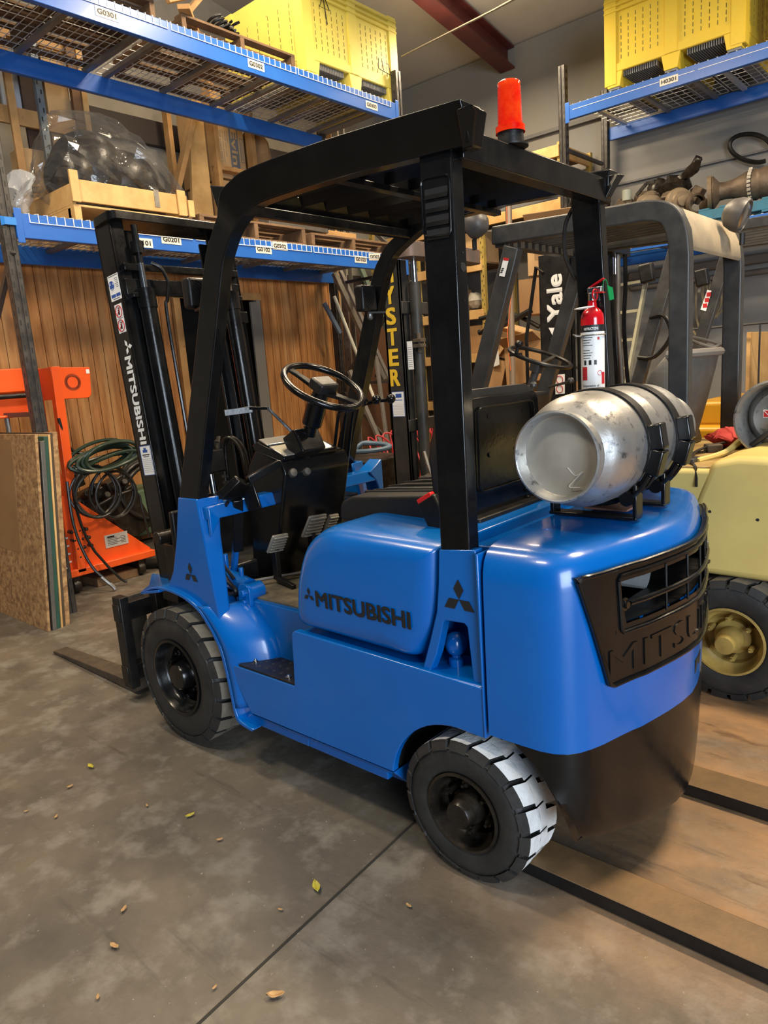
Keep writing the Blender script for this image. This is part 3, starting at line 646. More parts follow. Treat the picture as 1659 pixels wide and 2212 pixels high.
# steering wheel
th = math.radians(33); SC = Vector((-.487, .03, 1.42)); U = Vector((math.cos(th), 0, math.sin(th))); W_ = Vector((0, 1, 0)); Nn = Vector((-math.sin(th), 0, math.cos(th))); RR = .158
sw = MB(); sw.tube([SC+U*RR*math.cos(a)+W_*RR*math.sin(a) for a in [2*PI*i/56 for i in range(56)]], .0135, 12, True); SW = obj('steering_wheel', sw, BLACK, T, label='glossy black steering wheel')
for k, a in enumerate((math.radians(25), math.radians(205))):
    d_ = U*math.cos(a)+W_*math.sin(a); b = MB(); e_ = Nn.cross(d_)
    rr_ = []
    for q, wd_, th_ in ((.02, .05, .016), (.06, .038, .014), (.11, .032, .012), (.152, .04, .010)):
        c = SC-Nn*(.022*(1-q/.152))+d_*q; rr_.append([c+e_*wd_/2+Nn*th_/2, c-e_*wd_/2+Nn*th_/2, c-e_*wd_/2-Nn*th_/2, c+e_*wd_/2-Nn*th_/2])
    b.loft(rr_); obj('spoke', b, BLACK, SW, .004, 2)
b = MB(); R3 = Matrix((U, W_, Nn)).transposed(); b.box(SC+Nn*.004, (.075, .10, .045), R3); obj('horn_pad', b, VINYL, SW, .012, 4)
b = MB(); b.cyl(SC-Nn*.07, SC-Nn*.01, .036, 20, .03); obj('wheel_boss', b, BLACK, SW)
# bracket box on the dash beam and cables
b = MB(); b.box((-.31, .365, 1.06), (.035, .11, .095), Matrix.Rotation(-.75, 3, 'Y') @ Matrix.Rotation(.55, 3, 'X')); b.bar((-.32, .32, 1.08), (-.345, .31, .975), .012, .06); obj('relay_box', b, BLACK, T, .005)
b = MB(); b.bar((-.33, .32, 1.09), (-.37, .19, 1.14), .03, .03); b.bar((-.30, .355, 1.02), (-.22, .32, .80), .04, .02); obj('box_bracket', b, BLACK, T, .004)
b = MB(); b.bar((-.28, .34, .98), (-.16, .31, .70), .02, .03); obj('parking_brake_rod', b, BLUE, T, .004)
for q in (((-.30, .40, 1.02), (-.22, .41, .93), (-.20, .40, .85), (-.17, .38, .78), (-.24, .37, .70)),):
    b = MB(); b.tube(smooth([Vector(z) for z in q], 6), .007, 8); obj('control_cable', b, BLACKM, T)
for y in (.43, .40):
    b = MB(); b.cyl((-.255, y, 1.014), (-.255, y, 1.026), .008, 6); obj('beam_bolt', b, BLUE, T)
# pedals
def pedal(cx, cy, cz, wx, wz, rot):
    b = MB(); b.box((0, 0, 0), (.014, wx, wz)); m2 = MB()
    for i in range(6): m2.box((-.010, 0, -wz*.38+wz*.76*i/5), (.006, wx*.86, wz*.07))
    M = Matrix.Translation((cx, cy, cz)) @ Matrix.Rotation(-.5, 4, 'Y') @ Matrix.Rotation(rot, 4, 'X')
    o_ = obj('pedal', b.tm(M), PEDAL, T, .010, 3); obj('pedal_ribs', m2.tm(M), mat('bright_rib', (.42, .40, .35), .5, .5) if 'rib' not in ROOT else ROOT['rib'], o_, .001)
    b = MB(); b.bar((cx+.02, cy, cz-.02), (cx+.02, cy, .66), .022, .03); b.bar((cx+.02, cy, .665), (cx-.1, cy+.02, .65), .02, .02); obj('pedal_arm', b, BLACKM, o_, .003)
RIB = mat('bright_pedal_rib', (.42, .40, .35), .5, .5); ROOT['rib'] = RIB
pedal(-.32, .20, .815, .085, .085, .1); pedal(-.36, .03, .855, .105, .105, .1); pedal(-.34, -.085, .84, .06, .09, .1)
b = MB(); b.cyl((-.20, .35, .665), (-.42, -.10, .665), .007, 8); obj('pedal_shaft', b, STEEL, T)
# hydraulic levers
for i, (kx, ky) in enumerate(((-.445, -.235), (-.475, -.285), (-.53, -.315))):
    b = MB(); y = -.16-.045*i; b.tube(smooth([Vector(q) for q in ((-.20, y-.05, .86), (-.29, y-.03, 1.12), (-.34, y-.02, 1.27), (-.365, y-.02, 1.31), (-.40, ky, 1.33), (kx, ky, 1.342))], 6), .0075, 8); lv2 = obj('control_lever', b, BLACK, T)
    b = MB(); b.ball((kx, ky, 1.345), .0205, 18); obj('lever_knob', b, BLACK, lv2)
b = MB(); b.bx(-.30, -.10, -.36, -.14, .80, .90); obj('valve_block', b, GREASE, T, .01)
b = MB(); b.bx(-.30, .10, .20, .36, .40, .62); b.bx(-.14, .12, -.36, .36, .62, .72); b.bx(.10, .13, -.40, .40, .60, .95); b.bx(-.18, .11, -.46, -.28, .64, .90); obj('toe_board', b, BLACKM, T, .01)
# seat
b = MB(); b.prism(rnd([(-.735, .955), (-.745, 1.02), (-.80, 1.045), (-1.18, 1.07), (-1.20, .98), (-1.15, .955)], .02), 'y', -.25, .25); cu2 = obj('seat_cushion', b, VINYL, T, .035, 5)
b = MB(); b.ball((-1.155, .0, 1.17), .2, 20, (.45, 1.15, .95)); obj('lumbar_pad', b, VINYL, T)
b = MB()
for y in (-.13, -.045, .045, .13): b.tube([(-.80, y, 1.046), (-.90, y, 1.054), (-1.10, y, 1.064)], [.003, .008, .008], 8)
for y in (-.16, .16): b.tube([(-.79, y, 1.044), (-1.1, y*1.05, 1.064)], .007, 8)
obj('seat_piping', b, VINYL, cu2)
b = MB(); b.prism([(-.78, .938), (-.76, .958), (-1.2, .958), (-1.30, .99), (-1.30, .95), (-1.1, .93)], 'y', -.24, .24); b.bx(-1.36, -.86, -.24, .24, .925, .945); obj('seat_base', b, BLACKM, T, .008)
# backrest: cushion in front, shell behind
def seatback():
    rings = []
    for z, w_, x0, x1 in ((.985, .19, -1.235, -1.165), (1.00, .215, -1.24, -1.150), (1.06, .232, -1.245, -1.13), (1.18, .237, -1.25, -1.125), (1.28, .232, -1.255, -1.145), (1.345, .222, -1.262, -1.175), (1.372, .205, -1.262, -1.195), (1.385, .17, -1.258, -1.215)):
        p_ = rnd([(x0, -w_), (x1, -w_), (x1, w_), (x0, w_)], [.012, .04, .04, .012], 4); rings.append([(x, y, z) for x, y in p_])
    return MB().loft(rings)
bk = obj('seat_backrest', seatback(), VINYL, T, .0, angle=40)
b = MB(); sh = rnd([(-.222, .99), (.222, .99), (.232, 1.2), (.218, 1.365), (-.218, 1.365), (-.232, 1.2)], .05, 5)
b.loft([[(-1.245-.02*(z-1), y, z) for y, z in sh], [(-1.272-.02*(z-1), y*.985, 1.18+(z-1.18)*.985) for y, z in sh]])
obj('backrest_shell', b, BLACK, bk, .006, 3)
b = MB(); s3 = rnd([(-.17, 1.07), (.17, 1.07), (.17, 1.33), (-.17, 1.33)], .03, 5); b.tube([(-1.279-.02*(z-1), y, z) for y, z in s3], .004, 6, True)
for y, z in ((-.11, 1.30), (.1, 1.30), (-.13, 1.19), (-.06, 1.18), (.1, 1.18), (-.12, 1.03), (-.13, 1.0)): b.lathe([(0, .004), (.007, .004), (.009, 0)], (-1.276, y, z), (-1, 0, 0), 12)
obj('shell_rib', b, BLACK, bk)
b = MB(); b.bx(-1.31, -1.22, -.20, .22, .965, 1.0); obj('seat_hinge', b, BLACKM, T, .005)
# belt buckle
b = MB(); b.box((-1.215, .315, 1.02), (.075, .028, .125), Matrix.Rotation(.5, 3, 'Y')); bu = obj('seat_belt_buckle', b, BLACKM, T, .008, 3)
b = MB(); b.box((-1.183, .317, 1.075), (.06, .022, .016), Matrix.Rotation(.5, 3, 'Y')); obj('release_button', b, mat('red_plastic', (.75, .02, .02), .35), bu, .003)
b = MB(); b.bar((-1.24, .305, .97), (-1.29, .30, .935), .006, .03); obj('buckle_stalk', b, BLACKM, bu, .002)
b = MB(); b.lathe([(0, .014), (.010, .014), (.012, 0)], (-1.305, .315, .955), (0, 1, 0), 6); obj('seat_bolt', b, CHROME, T)
b = MB(); b.bx(-1.31, -1.15, -.27, .31, .93, .96); obj('seat_side_plate', b, BLACKM, T, .003)
# work lamps on the front legs
for s in (1, -1):
    LC = Vector((-.20, .36, 1.79) if s > 0 else (-.372, -.38, 1.772)); L_ = MB(); L_.box(LC, (.05, .095, .11)); lm = obj('work_lamp', L_, BLACKM, T, .012, 3)
    b = MB()
    for k in range(5):
        a = .016+.011*k; b.tube([(LC.x-.0265, LC.y+.042-a*math.cos(t)*1.1, LC.z+a*.8*math.sin(t)) for t in [-1.2+2.4*i/10 for i in range(11)]], .0016, 4)
    obj('lamp_ribs', b, BLACKM, lm)
    b = MB(); b.cyl(LC-Vector((0, .02, .082)), LC-Vector((0, .02, .055)), .012, 10); b.ball(LC-Vector((0, .02, .078)), .013, 10); obj('lamp_bolt', b, STEEL, lm)
    b = MB(); b.bar(LC-Vector((0, .0, .06)), (-.41, s*.452, LC.z-.06), .03, .008); obj('lamp_bracket', b, BLACKM, lm)
# tank brackets on the deck
for y, n_ in ((.12, 1), (-.09, 2)):
    b = MB(); b.bar((-1.50, y, 1.020), (-1.76, y, 1.020), .045, .010)
    b.bar((-1.51, y, 1.02), (-1.51, y, 1.115), .045, .012, (1, 0, 0)); b.bar((-1.755, y, 1.02), (-1.755, y, 1.115), .045, .012, (1, 0, 0))
    b.tube([(-1.637+.163*math.cos(math.radians(a)), y, 1.215+.163*math.sin(math.radians(a))) for a in range(205, 340, 9)], .008, 6)
    obj('tank_bracket', b, BLACK, T, .003)
    b = MB(); b.sweep([(-1.637+.157*math.cos(math.radians(a)), y, 1.215+.157*math.sin(math.radians(a))) for a in range(-30, 206, 6)], .042, .006); 
    st = obj('tank_strap', b, BLACKM, T, .001)
    b = MB()
    A0 = [math.radians(q) for q in (160, 182, 205)]
    for i in range(2):
        a, c = A0[i], A0[i+1]; p0 = (-1.637+.178*math.cos(a), y, 1.215+.178*math.sin(a)); p1 = (-1.637+.178*math.cos(c), y, 1.215+.178*math.sin(c)); b.bar(p0, p1, .045, .036, (0, 1, 0)) if False else b.bar(p0, p1, .036, .045, (0, 1, 0))
    obj('strap_latch', b, BLACK, st, .005)
    b = MB(); b.tube([(-1.637+.175*math.cos(math.radians(a)), y-.02, 1.215+.175*math.sin(math.radians(a))) for a in range(206, 238, 6)], .006, 6); b.tube([(-1.637+.175*math.cos(math.radians(a)), y+.02, 1.215+.175*math.sin(math.radians(a))) for a in range(206, 238, 6)], .006, 6)
    b.cyl((-1.735, y-.03, 1.075), (-1.735, y+.03, 1.075), .02, 16); obj('latch_hook', b, BLACK, st)
b = MB(); b.prism([(-1.57, .06), (-1.60, -.04), (-1.70, -.04), (-1.70, .06)], 'z', 1.02, 1.026); obj('deck_card', b, mat('copper_card', (.35, .18, .13), .35, .3), CW)
# propane tank
tk = thing('propane_tank', (-1.637, 0, 1.06), 'scuffed aluminium propane tank strapped sideways on the tail of the blue forklift', 'gas tank')
O_ = (-1.637, 0, 1.215); D_ = (0, 1, 0)
b = MB(); b.lathe([(0, -.335), (.05, -.33), (.10, -.31), (.135, -.265), (.150, -.21), (.1535, -.16), (.1535, .015), (.1545, .018), (.1545, .024), (.1535, .027), (.1535, .20), (.151, .235), (.143, .268), (.128, .295), (.108, .312), (.105, .318), (.0, .318)], O_, D_, 64); obj('tank_body', b, ALU, tk, angle=50)
b = MB(); b.lathe([(.104, .305), (.112, .312), (.1165, .345), (.119, .350), (.119, .356), (.114, .358), (.110, .353), (.105, .330), (.104, .318)], O_, D_, 64); obj('foot_ring', b, ALU, tk, angle=50)
b = MB(); b.lathe([(.104, .320), (.095, .318), (.06, .324), (0, .328)], O_, D_, 48); fr2 = obj('tank_end', b, ALUL, tk)
b = MB(); b.tube(smooth([Vector(q) for q in ((-1.655, .326, 1.185), (-1.675, .325, 1.165), (-1.695, .324, 1.175), (-1.67, .325, 1.15), (-1.66, .326, 1.135), (-1.69, .325, 1.135))], 5), .0012, 5); obj('scratch_mark', b, mat('bright_scratch', (.8, .78, .72), .3, .6), fr2)
b = MB(); b.lathe([(.085, -.33), (.10, -.325), (.105, -.39), (.10, -.395), (.092, -.39), (.088, -.33)], O_, D_, 40, .6, 5.6); obj('collar', b, ALU, tk)
# fire extinguisher on the far rear post
ex = thing('fire_extinguisher', (-1.405, -.372, 1.325), 'red and white fire extinguisher strapped to the far rear post of the blue forklift', 'fire extinguisher')
EX = Vector((-1.405, -.372, 1.325)); RD = mat('red_gloss', (.52, .006, .012), .16, coat=.5)
b = MB(); b.lathe([(0, 0), (.034, 0), (.0385, .006), (.0385, .255), (.037, .272), (.029, .287), (.016, .297), (.014, .318), (0, .318)], EX, (0, 0, 1), 36); cyl_ = obj('cylinder', b, RD, ex)
EL = MB()
def ep(a, z, r=.0392): return EX+Vector((r*math.cos(a), r*math.sin(a), z))
def wrap(mb, a0, a1, z0, z1, r=.0392, n=14):
    V = []; Fs = []
    for i in range(n+1):
        a = a0+(a1-a0)*i/n; V += [ep(a, z0, r), ep(a, z1, r)]
    for i in range(n): Fs.append((2*i, 2*i+2, 2*i+3, 2*i+1))
    mb.add(V, Fs)
ca = math.atan2(CP.y-EX.y, CP.x-EX.x)-.15
wrap(EL.mi(0), ca-1.9, ca+1.9, .0, .215, n=26); wrap(EL.mi(1), ca-1.9, ca+1.9, .215, .238, n=26)
wrap(EL.mi(2), ca-.9, ca-.35, .055, .10, .0394); wrap(EL.mi(2), ca+.95, ca+1.4, .04, .08, .0394)
wrap(EL.mi(2), ca+.55, ca+.75, .188, .197, .0394)
def etext(s, a0, z0, wd, h, k=1, bold=.02): V, Fc, _ = glyphs(s, bold); EL.mi(k).add([ep(a0+x*wd/.0392, z0+y*h, .0396) for x, y in V], Fc)
etext('INSTRUCTIONS', ca-.62, .221, .050, .009, 0); etext('Corporation of', ca-.85, .030, .060, .010); etext('FIRE', ca-.8, .019, .014, .007); etext('EXTINGUISHER', ca-.8, .009, .036, .007)
for i in range(9):
    z = .198-.0085*i
    if i != 4: wrap(EL.mi(1), ca-.75, ca+.15-.12*(i % 3), z-.0022, z, .0395)
for i in range(3): wrap(EL.mi(1), ca-.65+.45*i, ca-.42+.45*i, .106, .122, .0395)
EL.mi(2).tube([ep(ca+.75+.2*math.cos(t), .078+.008*math.sin(t), .0396) for t in [i*PI/6 for i in range(12)]], .001, 4, True)
EL.mi(3).add([ep(ca+.6, .004, .0396), ep(ca+1.3, .004, .0396), ep(ca+.95, .022, .0396)], [(0, 1, 2)])
obj('label', EL, [WHITE, INK, mat('extinguisher_red_ink', (.5, .02, .03), .4), mat('green_ink', (.0, .25, .08), .5)], ex)
b = MB(); b.lathe([(.018, .293), (.033, .296), (.0335, .299), (.018, .301)], EX-Vector((0, -.004, 0)), (.05, .08, 1), 28); obj('collar_tag', b, WHITE, ex)
b = MB(); b.cyl(EX+Vector((0, 0, .315)), EX+Vector((0, 0, .345)), .014, 14); b.box(EX+Vector((-.012, 0, .352)), (.05, .02, .02)); vv = obj('valve', b, CHROME, ex, .003)
b = MB(); b.bar(EX+Vector((.01, 0, .36)), EX+Vector((-.045, .005, .385)), .016, .004); b.bar(EX+Vector((.01, 0, .345)), EX+Vector((-.045, .005, .34)), .016, .004); b.tube([EX+Vector((-.02, .02+.018*math.cos(t), .335+.018*math.sin(t))) for t in [i*PI/8 for i in range(16)]], .003, 6, True); obj('handle', b, RD, ex, .001)
b = MB(); b.prism_tilt([EX+Vector(q) for q in ((-.05, -.005, .362), (-.055, -.035, .355), (-.055, -.045, .318), (-.052, -.018, .314))], [EX+Vector(q) for q in ((-.053, -.005, .362), (-.058, -.035, .355), (-.058, -.045, .318), (-.055, -.018, .314))]); b.tube(smooth([EX+Vector(q) for q in ((-.052, -.01, .36), (-.05, .0, .38), (-.045, .008, .375), (-.04, .005, .355))], 5), .0015, 5); obj('inspection_tag', b, mat('green_tag', (0, .22, .06), .4), ex)
b = MB(); b.tube(smooth([EX+Vector(q) for q in ((-.01, -.012, .345), (-.012, -.035, .335), (-.015, -.05, .30), (-.012, -.052, .27))], 6), .006, 8); obj('hose', b, BLACKM, ex)
b = MB()
for z in (.01, .205): b.tube([EX+Vector((.043*math.cos(t), .043*math.sin(t), z)) for t in [i*PI/12 for i in range(24)]], .0025, 6, True); b.tube([EX+Vector(q)+Vector((0, 0, z)) for q in ((.03, .035, .0), (.045, .05, .004), (.035, .058, .0), (.02, .042, -.002))], .003, 6)
b.bx(-1.43, -1.38, -.425, -.405, 1.30, 1.60); obj('bracket', b, STEEL, ex, .001)
# ------------------------------------------------------------------ setting
CONC = mat('stained_concrete', (.135, .115, .088), .55, var=(.072, .062, .050), vs=2.6, vmix=.5, det=10, bump=.14, bs=30, rvar=.12, var2=(.17, .155, .13), v2s=7, v2t=.57, v2w=.16)
def weather(m):          # rust bleeding where machines stand, dark tyre scuffs, pale specks
    nt = m.node_tree; N, L = nt.nodes, nt.links; bs_ = N['Principled BSDF']; cur = bs_.inputs['Base Color'].links[0].from_socket
    tc = N.new('ShaderNodeTexCoord'); sp = N.new('ShaderNodeSeparateXYZ'); L.new(tc.outputs['Object'], sp.inputs[0])
    def mn(op, a, b=None, c=None):
        n = N.new('ShaderNodeMath'); n.operation = op; n.use_clamp = op in ('MULTIPLY_ADD', 'MULTIPLY')
        for i, q in enumerate((a, b, c)):
            if q is None: continue
            if hasattr(q, 'links') or hasattr(q, 'is_linked'): L.new(q, n.inputs[i])
            else: n.inputs[i].default_value = q
        return n.outputs[0]
    def nz(s, det=6, sx=1, sy=1):
        mp = N.new('ShaderNodeMapping'); mp.inputs['Scale'].default_value = (sx, sy, 1); L.new(tc.outputs['Object'], mp.inputs[0])
        n = N.new('ShaderNodeTexNoise'); n.inputs['Scale'].default_value = s; n.inputs['Detail'].default_value = det; n.inputs['Roughness'].default_value = .65; L.new(mp.outputs[0], n.inputs[0]); return n.outputs[0]
    def ramp(s, a, b):
        r = N.new('ShaderNodeMapRange'); L.new(s, r.inputs[0]); r.inputs[1].default_value = a; r.inputs[2].default_value = b; return r.outputs[0]
    def mix(f, a, col):
        x = N.new('ShaderNodeMix'); x.data_type = 'RGBA'; L.new(f, x.inputs[0]); L.new(a, x.inputs[6]); x.inputs[7].default_value = (*col, 1); return x.outputs[2]
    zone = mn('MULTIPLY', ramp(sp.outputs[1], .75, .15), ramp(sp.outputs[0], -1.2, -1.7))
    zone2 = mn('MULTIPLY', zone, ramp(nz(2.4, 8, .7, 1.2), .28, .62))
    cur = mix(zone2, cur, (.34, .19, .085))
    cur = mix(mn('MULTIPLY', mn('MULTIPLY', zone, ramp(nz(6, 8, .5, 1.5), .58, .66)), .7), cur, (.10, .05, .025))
    cur = mix(mn('MULTIPLY', ramp(nz(1.5, 9, 1, 1.6), .54, .68), .55), cur, (.040, .034, .028))
    cur = mix(mn('MULTIPLY', ramp(nz(3.5, 6, .35, 3), .60, .70), .6), cur, (.045, .038, .030))
    cur = mix(mn('MULTIPLY', ramp(nz(60, 2), .70, .74), .5), cur, (.34, .31, .26))
    L.new(cur, bs_.inputs['Base Color'])
weather(CONC)
fl = MB(); fl.bx(-9, 5, -6.4, 8, -.1, 0); struct('floor', fl, CONC)
j = MB(); j.bar((-1.118, .34, .0008), (-1.19, 1.5, .0008), .008, .0016); j.bar((-1.19, 1.5, .0008), (-1.4, 4, .0008), .008, .0016); struct('trim_1', j, mat('joint_dark', (.02, .018, .014), .9))
WALLG = mat('grey_wall_panel', (.185, .19, .195), .7, var=(.24, .225, .195), vs=.8, bump=.05, bs=8)
WALLT = mat('tan_wall_panel', (.38, .345, .29), .75, var=(.22, .20, .16), vs=1.2, bump=.06, bs=6)
wr = MB(); wr.bx(-9, 5, -6.5, -6.4, 0, 5.2); struct('wall_right', wr, WALLG)
wb = MB(); wb.bx(4.6, 4.7, -6.4, 8, 0, 6.6); struct('wall_back', wb, WALLT)
def cz(y): return 5.22+.17*(y+6.4)
CEIL = mat('ceiling_foil_insulation', (.50, .475, .43), .5, var=(.41, .385, .345), vs=1.1, bump=.6, bs=3)
ce = MB(); ce.prism([(-6.5, cz(-6.5)), (8, cz(8)), (8, cz(8)+.1), (-6.5, cz(-6.5)+.1)], 'x', -9, 5); struct('ceiling', ce, CEIL)
OXR = mat('oxide_red_steel', (.10, .022, .018), .45, bump=.05, var=(.06, .015, .014), vs=5)
b = MB()
for dz, wd_, h_ in ((-.26, .20, .02), (-.14, .02, .24), (-.03, .20, .02)):
    b.prism([(-6.38, cz(-6.38)+dz-h_/2+.13), (2, cz(2)+dz-h_/2+.13), (2, cz(2)+dz+h_/2+.13), (-6.38, cz(-6.38)+dz+h_/2+.13)], 'x', 2.52-wd_/2, 2.52+wd_/2) if False else b.prism([(-6.38, cz(-6.38)+dz-h_/2-.01), (2, cz(2)+dz-h_/2-.01), (2, cz(2)+dz+h_/2-.01), (-6.38, cz(-6.38)+dz+h_/2-.01)], 'x', 2.42-wd_/2, 2.42+wd_/2)
struct('trim_2', b, OXR)
b = MB()
for k in range(6):
    x = -7.5+1.55*k
    b.prism([(-6.38, cz(-6.38)-.08), (4, cz(4)-.08), (4, cz(4)-.01), (-6.38, cz(-6.38)-.01)], 'x', x, x+.05)
struct('trim_3', b, OXR)
b = MB(); b.bx(4.52, 4.6, -6.4, 3, 3.98, 4.22); b.bx(4.52, 4.6, -6.4, 3, 2.6, 2.8); struct('trim_4', b, mat('dark_girt', (.03, .02, .018), .6))
b = MB(); b.bx(-9, 4.5, -6.4, -6.36, 3.34, 3.36); b.bx(-3, 4.5, -6.4, -6.34, 4.10, 4.14); struct('trim_5', b, mat('wall_seam', (.12, .12, .125), .6))
# timber partition behind rack G
WOODP = mat('stained_plywood', (.62, .29, .095), .5, var=(.29, .115, .034), vs=5.5, vmix=.46, stretch=(1, 3.4, .30), bump=.06, bs=20, var2=(.58, .32, .13), v2s=2.3, v2t=.60, v2w=.2)
pb_ = MB(); y = 1.6
while y > -4.02:
    if not (y-.1 < -2.00 and y > -2.93): pb_.bx(3.45, 3.47, y, max(y-.094, -4.02), 0, 2.5)
    else: pb_.bx(3.45, 3.47, y, y-.094, 2.28, 2.5)
    y -= .1
pb_.bx(3.475, 3.50, 1.6, -1.99, 0, 2.5); pb_.bx(3.475, 3.50, -2.94, -4.02, 0, 2.5); pb_.bx(3.475, 3.5, -1.99, -2.94, 2.28, 2.5)
struct('wall_left', pb_, WOODP)
PINE = mat('pine_board', (.52, .30, .115), .6, var=(.36, .19, .065), vs=5, stretch=(1, 1, 1), bump=.08, bs=40, var2=(.24, .12, .05), v2s=9, v2t=.68, v2w=.08)
PINE2 = mat('pale_timber', (.66, .42, .17), .6, var=(.48, .27, .09), vs=5, bump=.08, bs=40)
WORN = mat('weathered_pallet_wood', (.22, .125, .06), .75, var=(.11, .065, .035), vs=7, bump=.12, bs=40)
CARD = mat('cardboard', (.40, .235, .105), .8, var=(.33, .18, .075), vs=4, bump=.04, bs=60)
CARDP = mat('pale_cardboard', (.52, .34, .17), .8, var=(.46, .29, .13), vs=4)
b = MB(); b.bx(3.41, 3.45, -1.93, -2.0, 0, 2.30); b.bx(3.41, 3.45, -1.93, -2.98, 2.27, 2.34); struct('trim_6', b, PINE)
b = MB(); b.bx(3.40, 3.45, -2.90, -2.95, 0, 2.27); b.bx(3.40, 3.42, -2.82, -2.90, 0, 2.25); struct('trim_7', b, mat('grey_door_edge', (.20, .19, .17), .5))
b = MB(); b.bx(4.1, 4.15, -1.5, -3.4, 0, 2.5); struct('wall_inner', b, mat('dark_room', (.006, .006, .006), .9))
# ------------------------------------------------------------------ pallet racks
RBLUE = mat('rack_beam_blue', (.012, .11, .46), .35, var=(.02, .13, .50), vs=5, bump=.03, bs=30, coat=.1, var2=(.10, .14, .22), v2s=16, v2t=.76, v2w=.06)
RBLK = mat('rack_upright_black', (.024, .023, .023), .4, var=(.055, .048, .042), vs=9, rvar=.1, bump=.05)
WIRE = mat('galvanised_wire', (.60, .60, .58), .4, .6)
WIREW = mat('white_wire', (.78, .78, .78), .4)
GALV = mat('galvanised_channel', (.30, .28, .26), .45, .5, var=(.22, .21, .19), vs=8)
def upright(ax, parent, p, q, z1, d=.075, slot=True):
    """two perforated legs at p and q (x, y), braced; ax = direction of the aisle face"""
    for (x, y) in (p, q):
        b = MB(); w2 = d/2
        if ax == 'y': b.bx(x, x+.065, y-w2, y-w2+.004, 0, z1); b.bx(x, x+.065, y+w2-.004, y+w2, 0, z1); b.bx(x, x+.004, y-w2, y-.008, 0, z1); b.bx(x, x+.004, y+.008, y+w2, 0, z1); b.bx(x+.008, x+.012, y-.010, y+.010, 0, z1)
        else: b.bx(x-w2, x-w2+.004, y, y-.065, 0, z1); b.bx(x+w2-.004, x+w2, y, y-.065, 0, z1); b.bx(x-w2, x-.008, y, y-.004, 0, z1); b.bx(x+.008, x+w2, y, y-.004, 0, z1); b.bx(x-.010, x+.010, y-.008, y-.012, 0, z1)
        s_ = b; s_.mi(1); z = .15
        while z < z1-.05:
            for k in (-1, 1):
                if ax == 'y': s_.box((x-.0006, y+k*.021, z+(.0 if k < 0 else .018)), (.0012, .009, .032)); s_.box((x+.033, y+k*(w2+.0003), z), (.011, .0012, .03))
                else: s_.box((x+k*.021, y+.0006, z+(.0 if k < 0 else .018)), (.009, .0012, .032)); s_.box((x-w2-.0003, y-.033, z), (.0012, .011, .03))
            z += .0762
        obj('upright_leg', b, [RBLK, INK], parent)
    z = .25; k = 0
    P0, P1 = Vector((*p, 0)), Vector((*q, 0)); dd = (P1-P0).normalized()*.06
    while z < z1-.3:
        b = MB(); b.bar(P0+dd+Vector((0, 0, z)), P1-dd+Vector((0, 0, z)), .035, .03); obj('brace', b, RBLK, parent)
        if z+1.1 < z1:
            b = MB(); a, c = (P1, P0) if k % 2 else (P0, P1); b.bar(a+Vector((0, 0, z+.05)), c+Vector((0, 0, z+1.0)), .03, .035); obj('brace', b, RBLK, parent)
        z += 1.1; k += 1
def label_on(beam, s, c, u, n, w_=.165, h_=.062, tilt=0):
    """white location label with its code; c: centre, u: reading direction, n: outward normal"""
    u = Vector(u).normalized(); n = Vector(n); v = n.cross(u); u = (u*math.cos(tilt)+v*math.sin(tilt)).normalized(); v = n.cross(u); c = Vector(c)+n*.002
    b = MB(); b.prism_tilt([c-u*w_/2-v*h_/2, c+u*w_/2-v*h_/2, c+u*w_/2+v*h_/2, c-u*w_/2+v*h_/2], [c-u*w_/2-v*h_/2+n*.001, c+u*w_/2-v*h_/2+n*.001, c+u*w_/2+v*h_/2+n*.001, c-u*w_/2+v*h_/2+n*.001])
    btext(b.mi(1), s, c-u*w_*.42-v*h_*.27+n*.0014, u, v, w_*.82, h_*.54, .0014, 3)
    obj('location_label', b, [LAB, INK], beam)
LAB = mat('label_cream', (.74, .70, .60), .5)
def beam_y(parent, x, y0, y1, z0, z1, labs=(), n=-1):
    b = MB(); b.bx(x, x+.045*-n, y0, y1, z0, z1); b.bx(x-.004 if n < 0 else x, x+.002, y0, y0-.045, z0-.03, z1+.03) if n < 0 else 0
    if n < 0: b.bx(x-.004, x+.002, y1, y1+.045, z0-.03, z1+.03)
    o = obj('beam', b, RBLUE, parent, .004)
    for s, y, z, t in labs: label_on(o, s, (x, y, z), (0, -1, 0), (-1, 0, 0), tilt=t)
    return o
def deck_y(parent, x0, x1, y0, y1, z, mats=(WIREW, WIRE)):
    """wire deck between two beams, wires bend down over the front beam"""
    b = MB(); n = int(abs(y1-y0)/.055)
    for i in range(n+1):
        y = y0+(y1-y0)*i/n; b.mi(0).tube([(x0-.007, y, z-.05), (x0-.007, y, z+.004), (x0+.03, y, z+.010), (x1-.01, y, z+.010), (x1+.03, y, z-.02)], .0032, 4)
    m = int((x1-x0)/.105)
    for i in range(m+1): x = x0+.03+(x1-x0-.04)*i/m; b.mi(1).tube([(x, y0, z+.004), (x, y1, z+.004)], .003, 4)
    b.mi(0).tube([(x0-.010, y0, z-.05), (x0-.010, y1, z-.05)], .0032, 4)
    o = obj('wire_deck', b, mats, parent)
    for k in (.06, .5, .94):
        y = y0+(y1-y0)*k; c = MB(); c.prism([(y-.022, z), (y-.022, z-.028), (y+.022, z-.028), (y+.022, z), (y+.016, z), (y+.016, z-.022), (y-.016, z-.022), (y-.016, z)], 'x', x0+.05, x1-.01); obj('support_channel', c, GALV, o)
RG = thing('pallet_rack', (2.75, -1.97, 0), 'blue and black pallet rack along the wooden wall, its beams labelled G', 'pallet rack')
upright('y', RG, (2.2, -.03), (3.27, -.03), 5.0); upright('y', RG, (2.2, -3.95), (3.27, -3.95), 4.3)
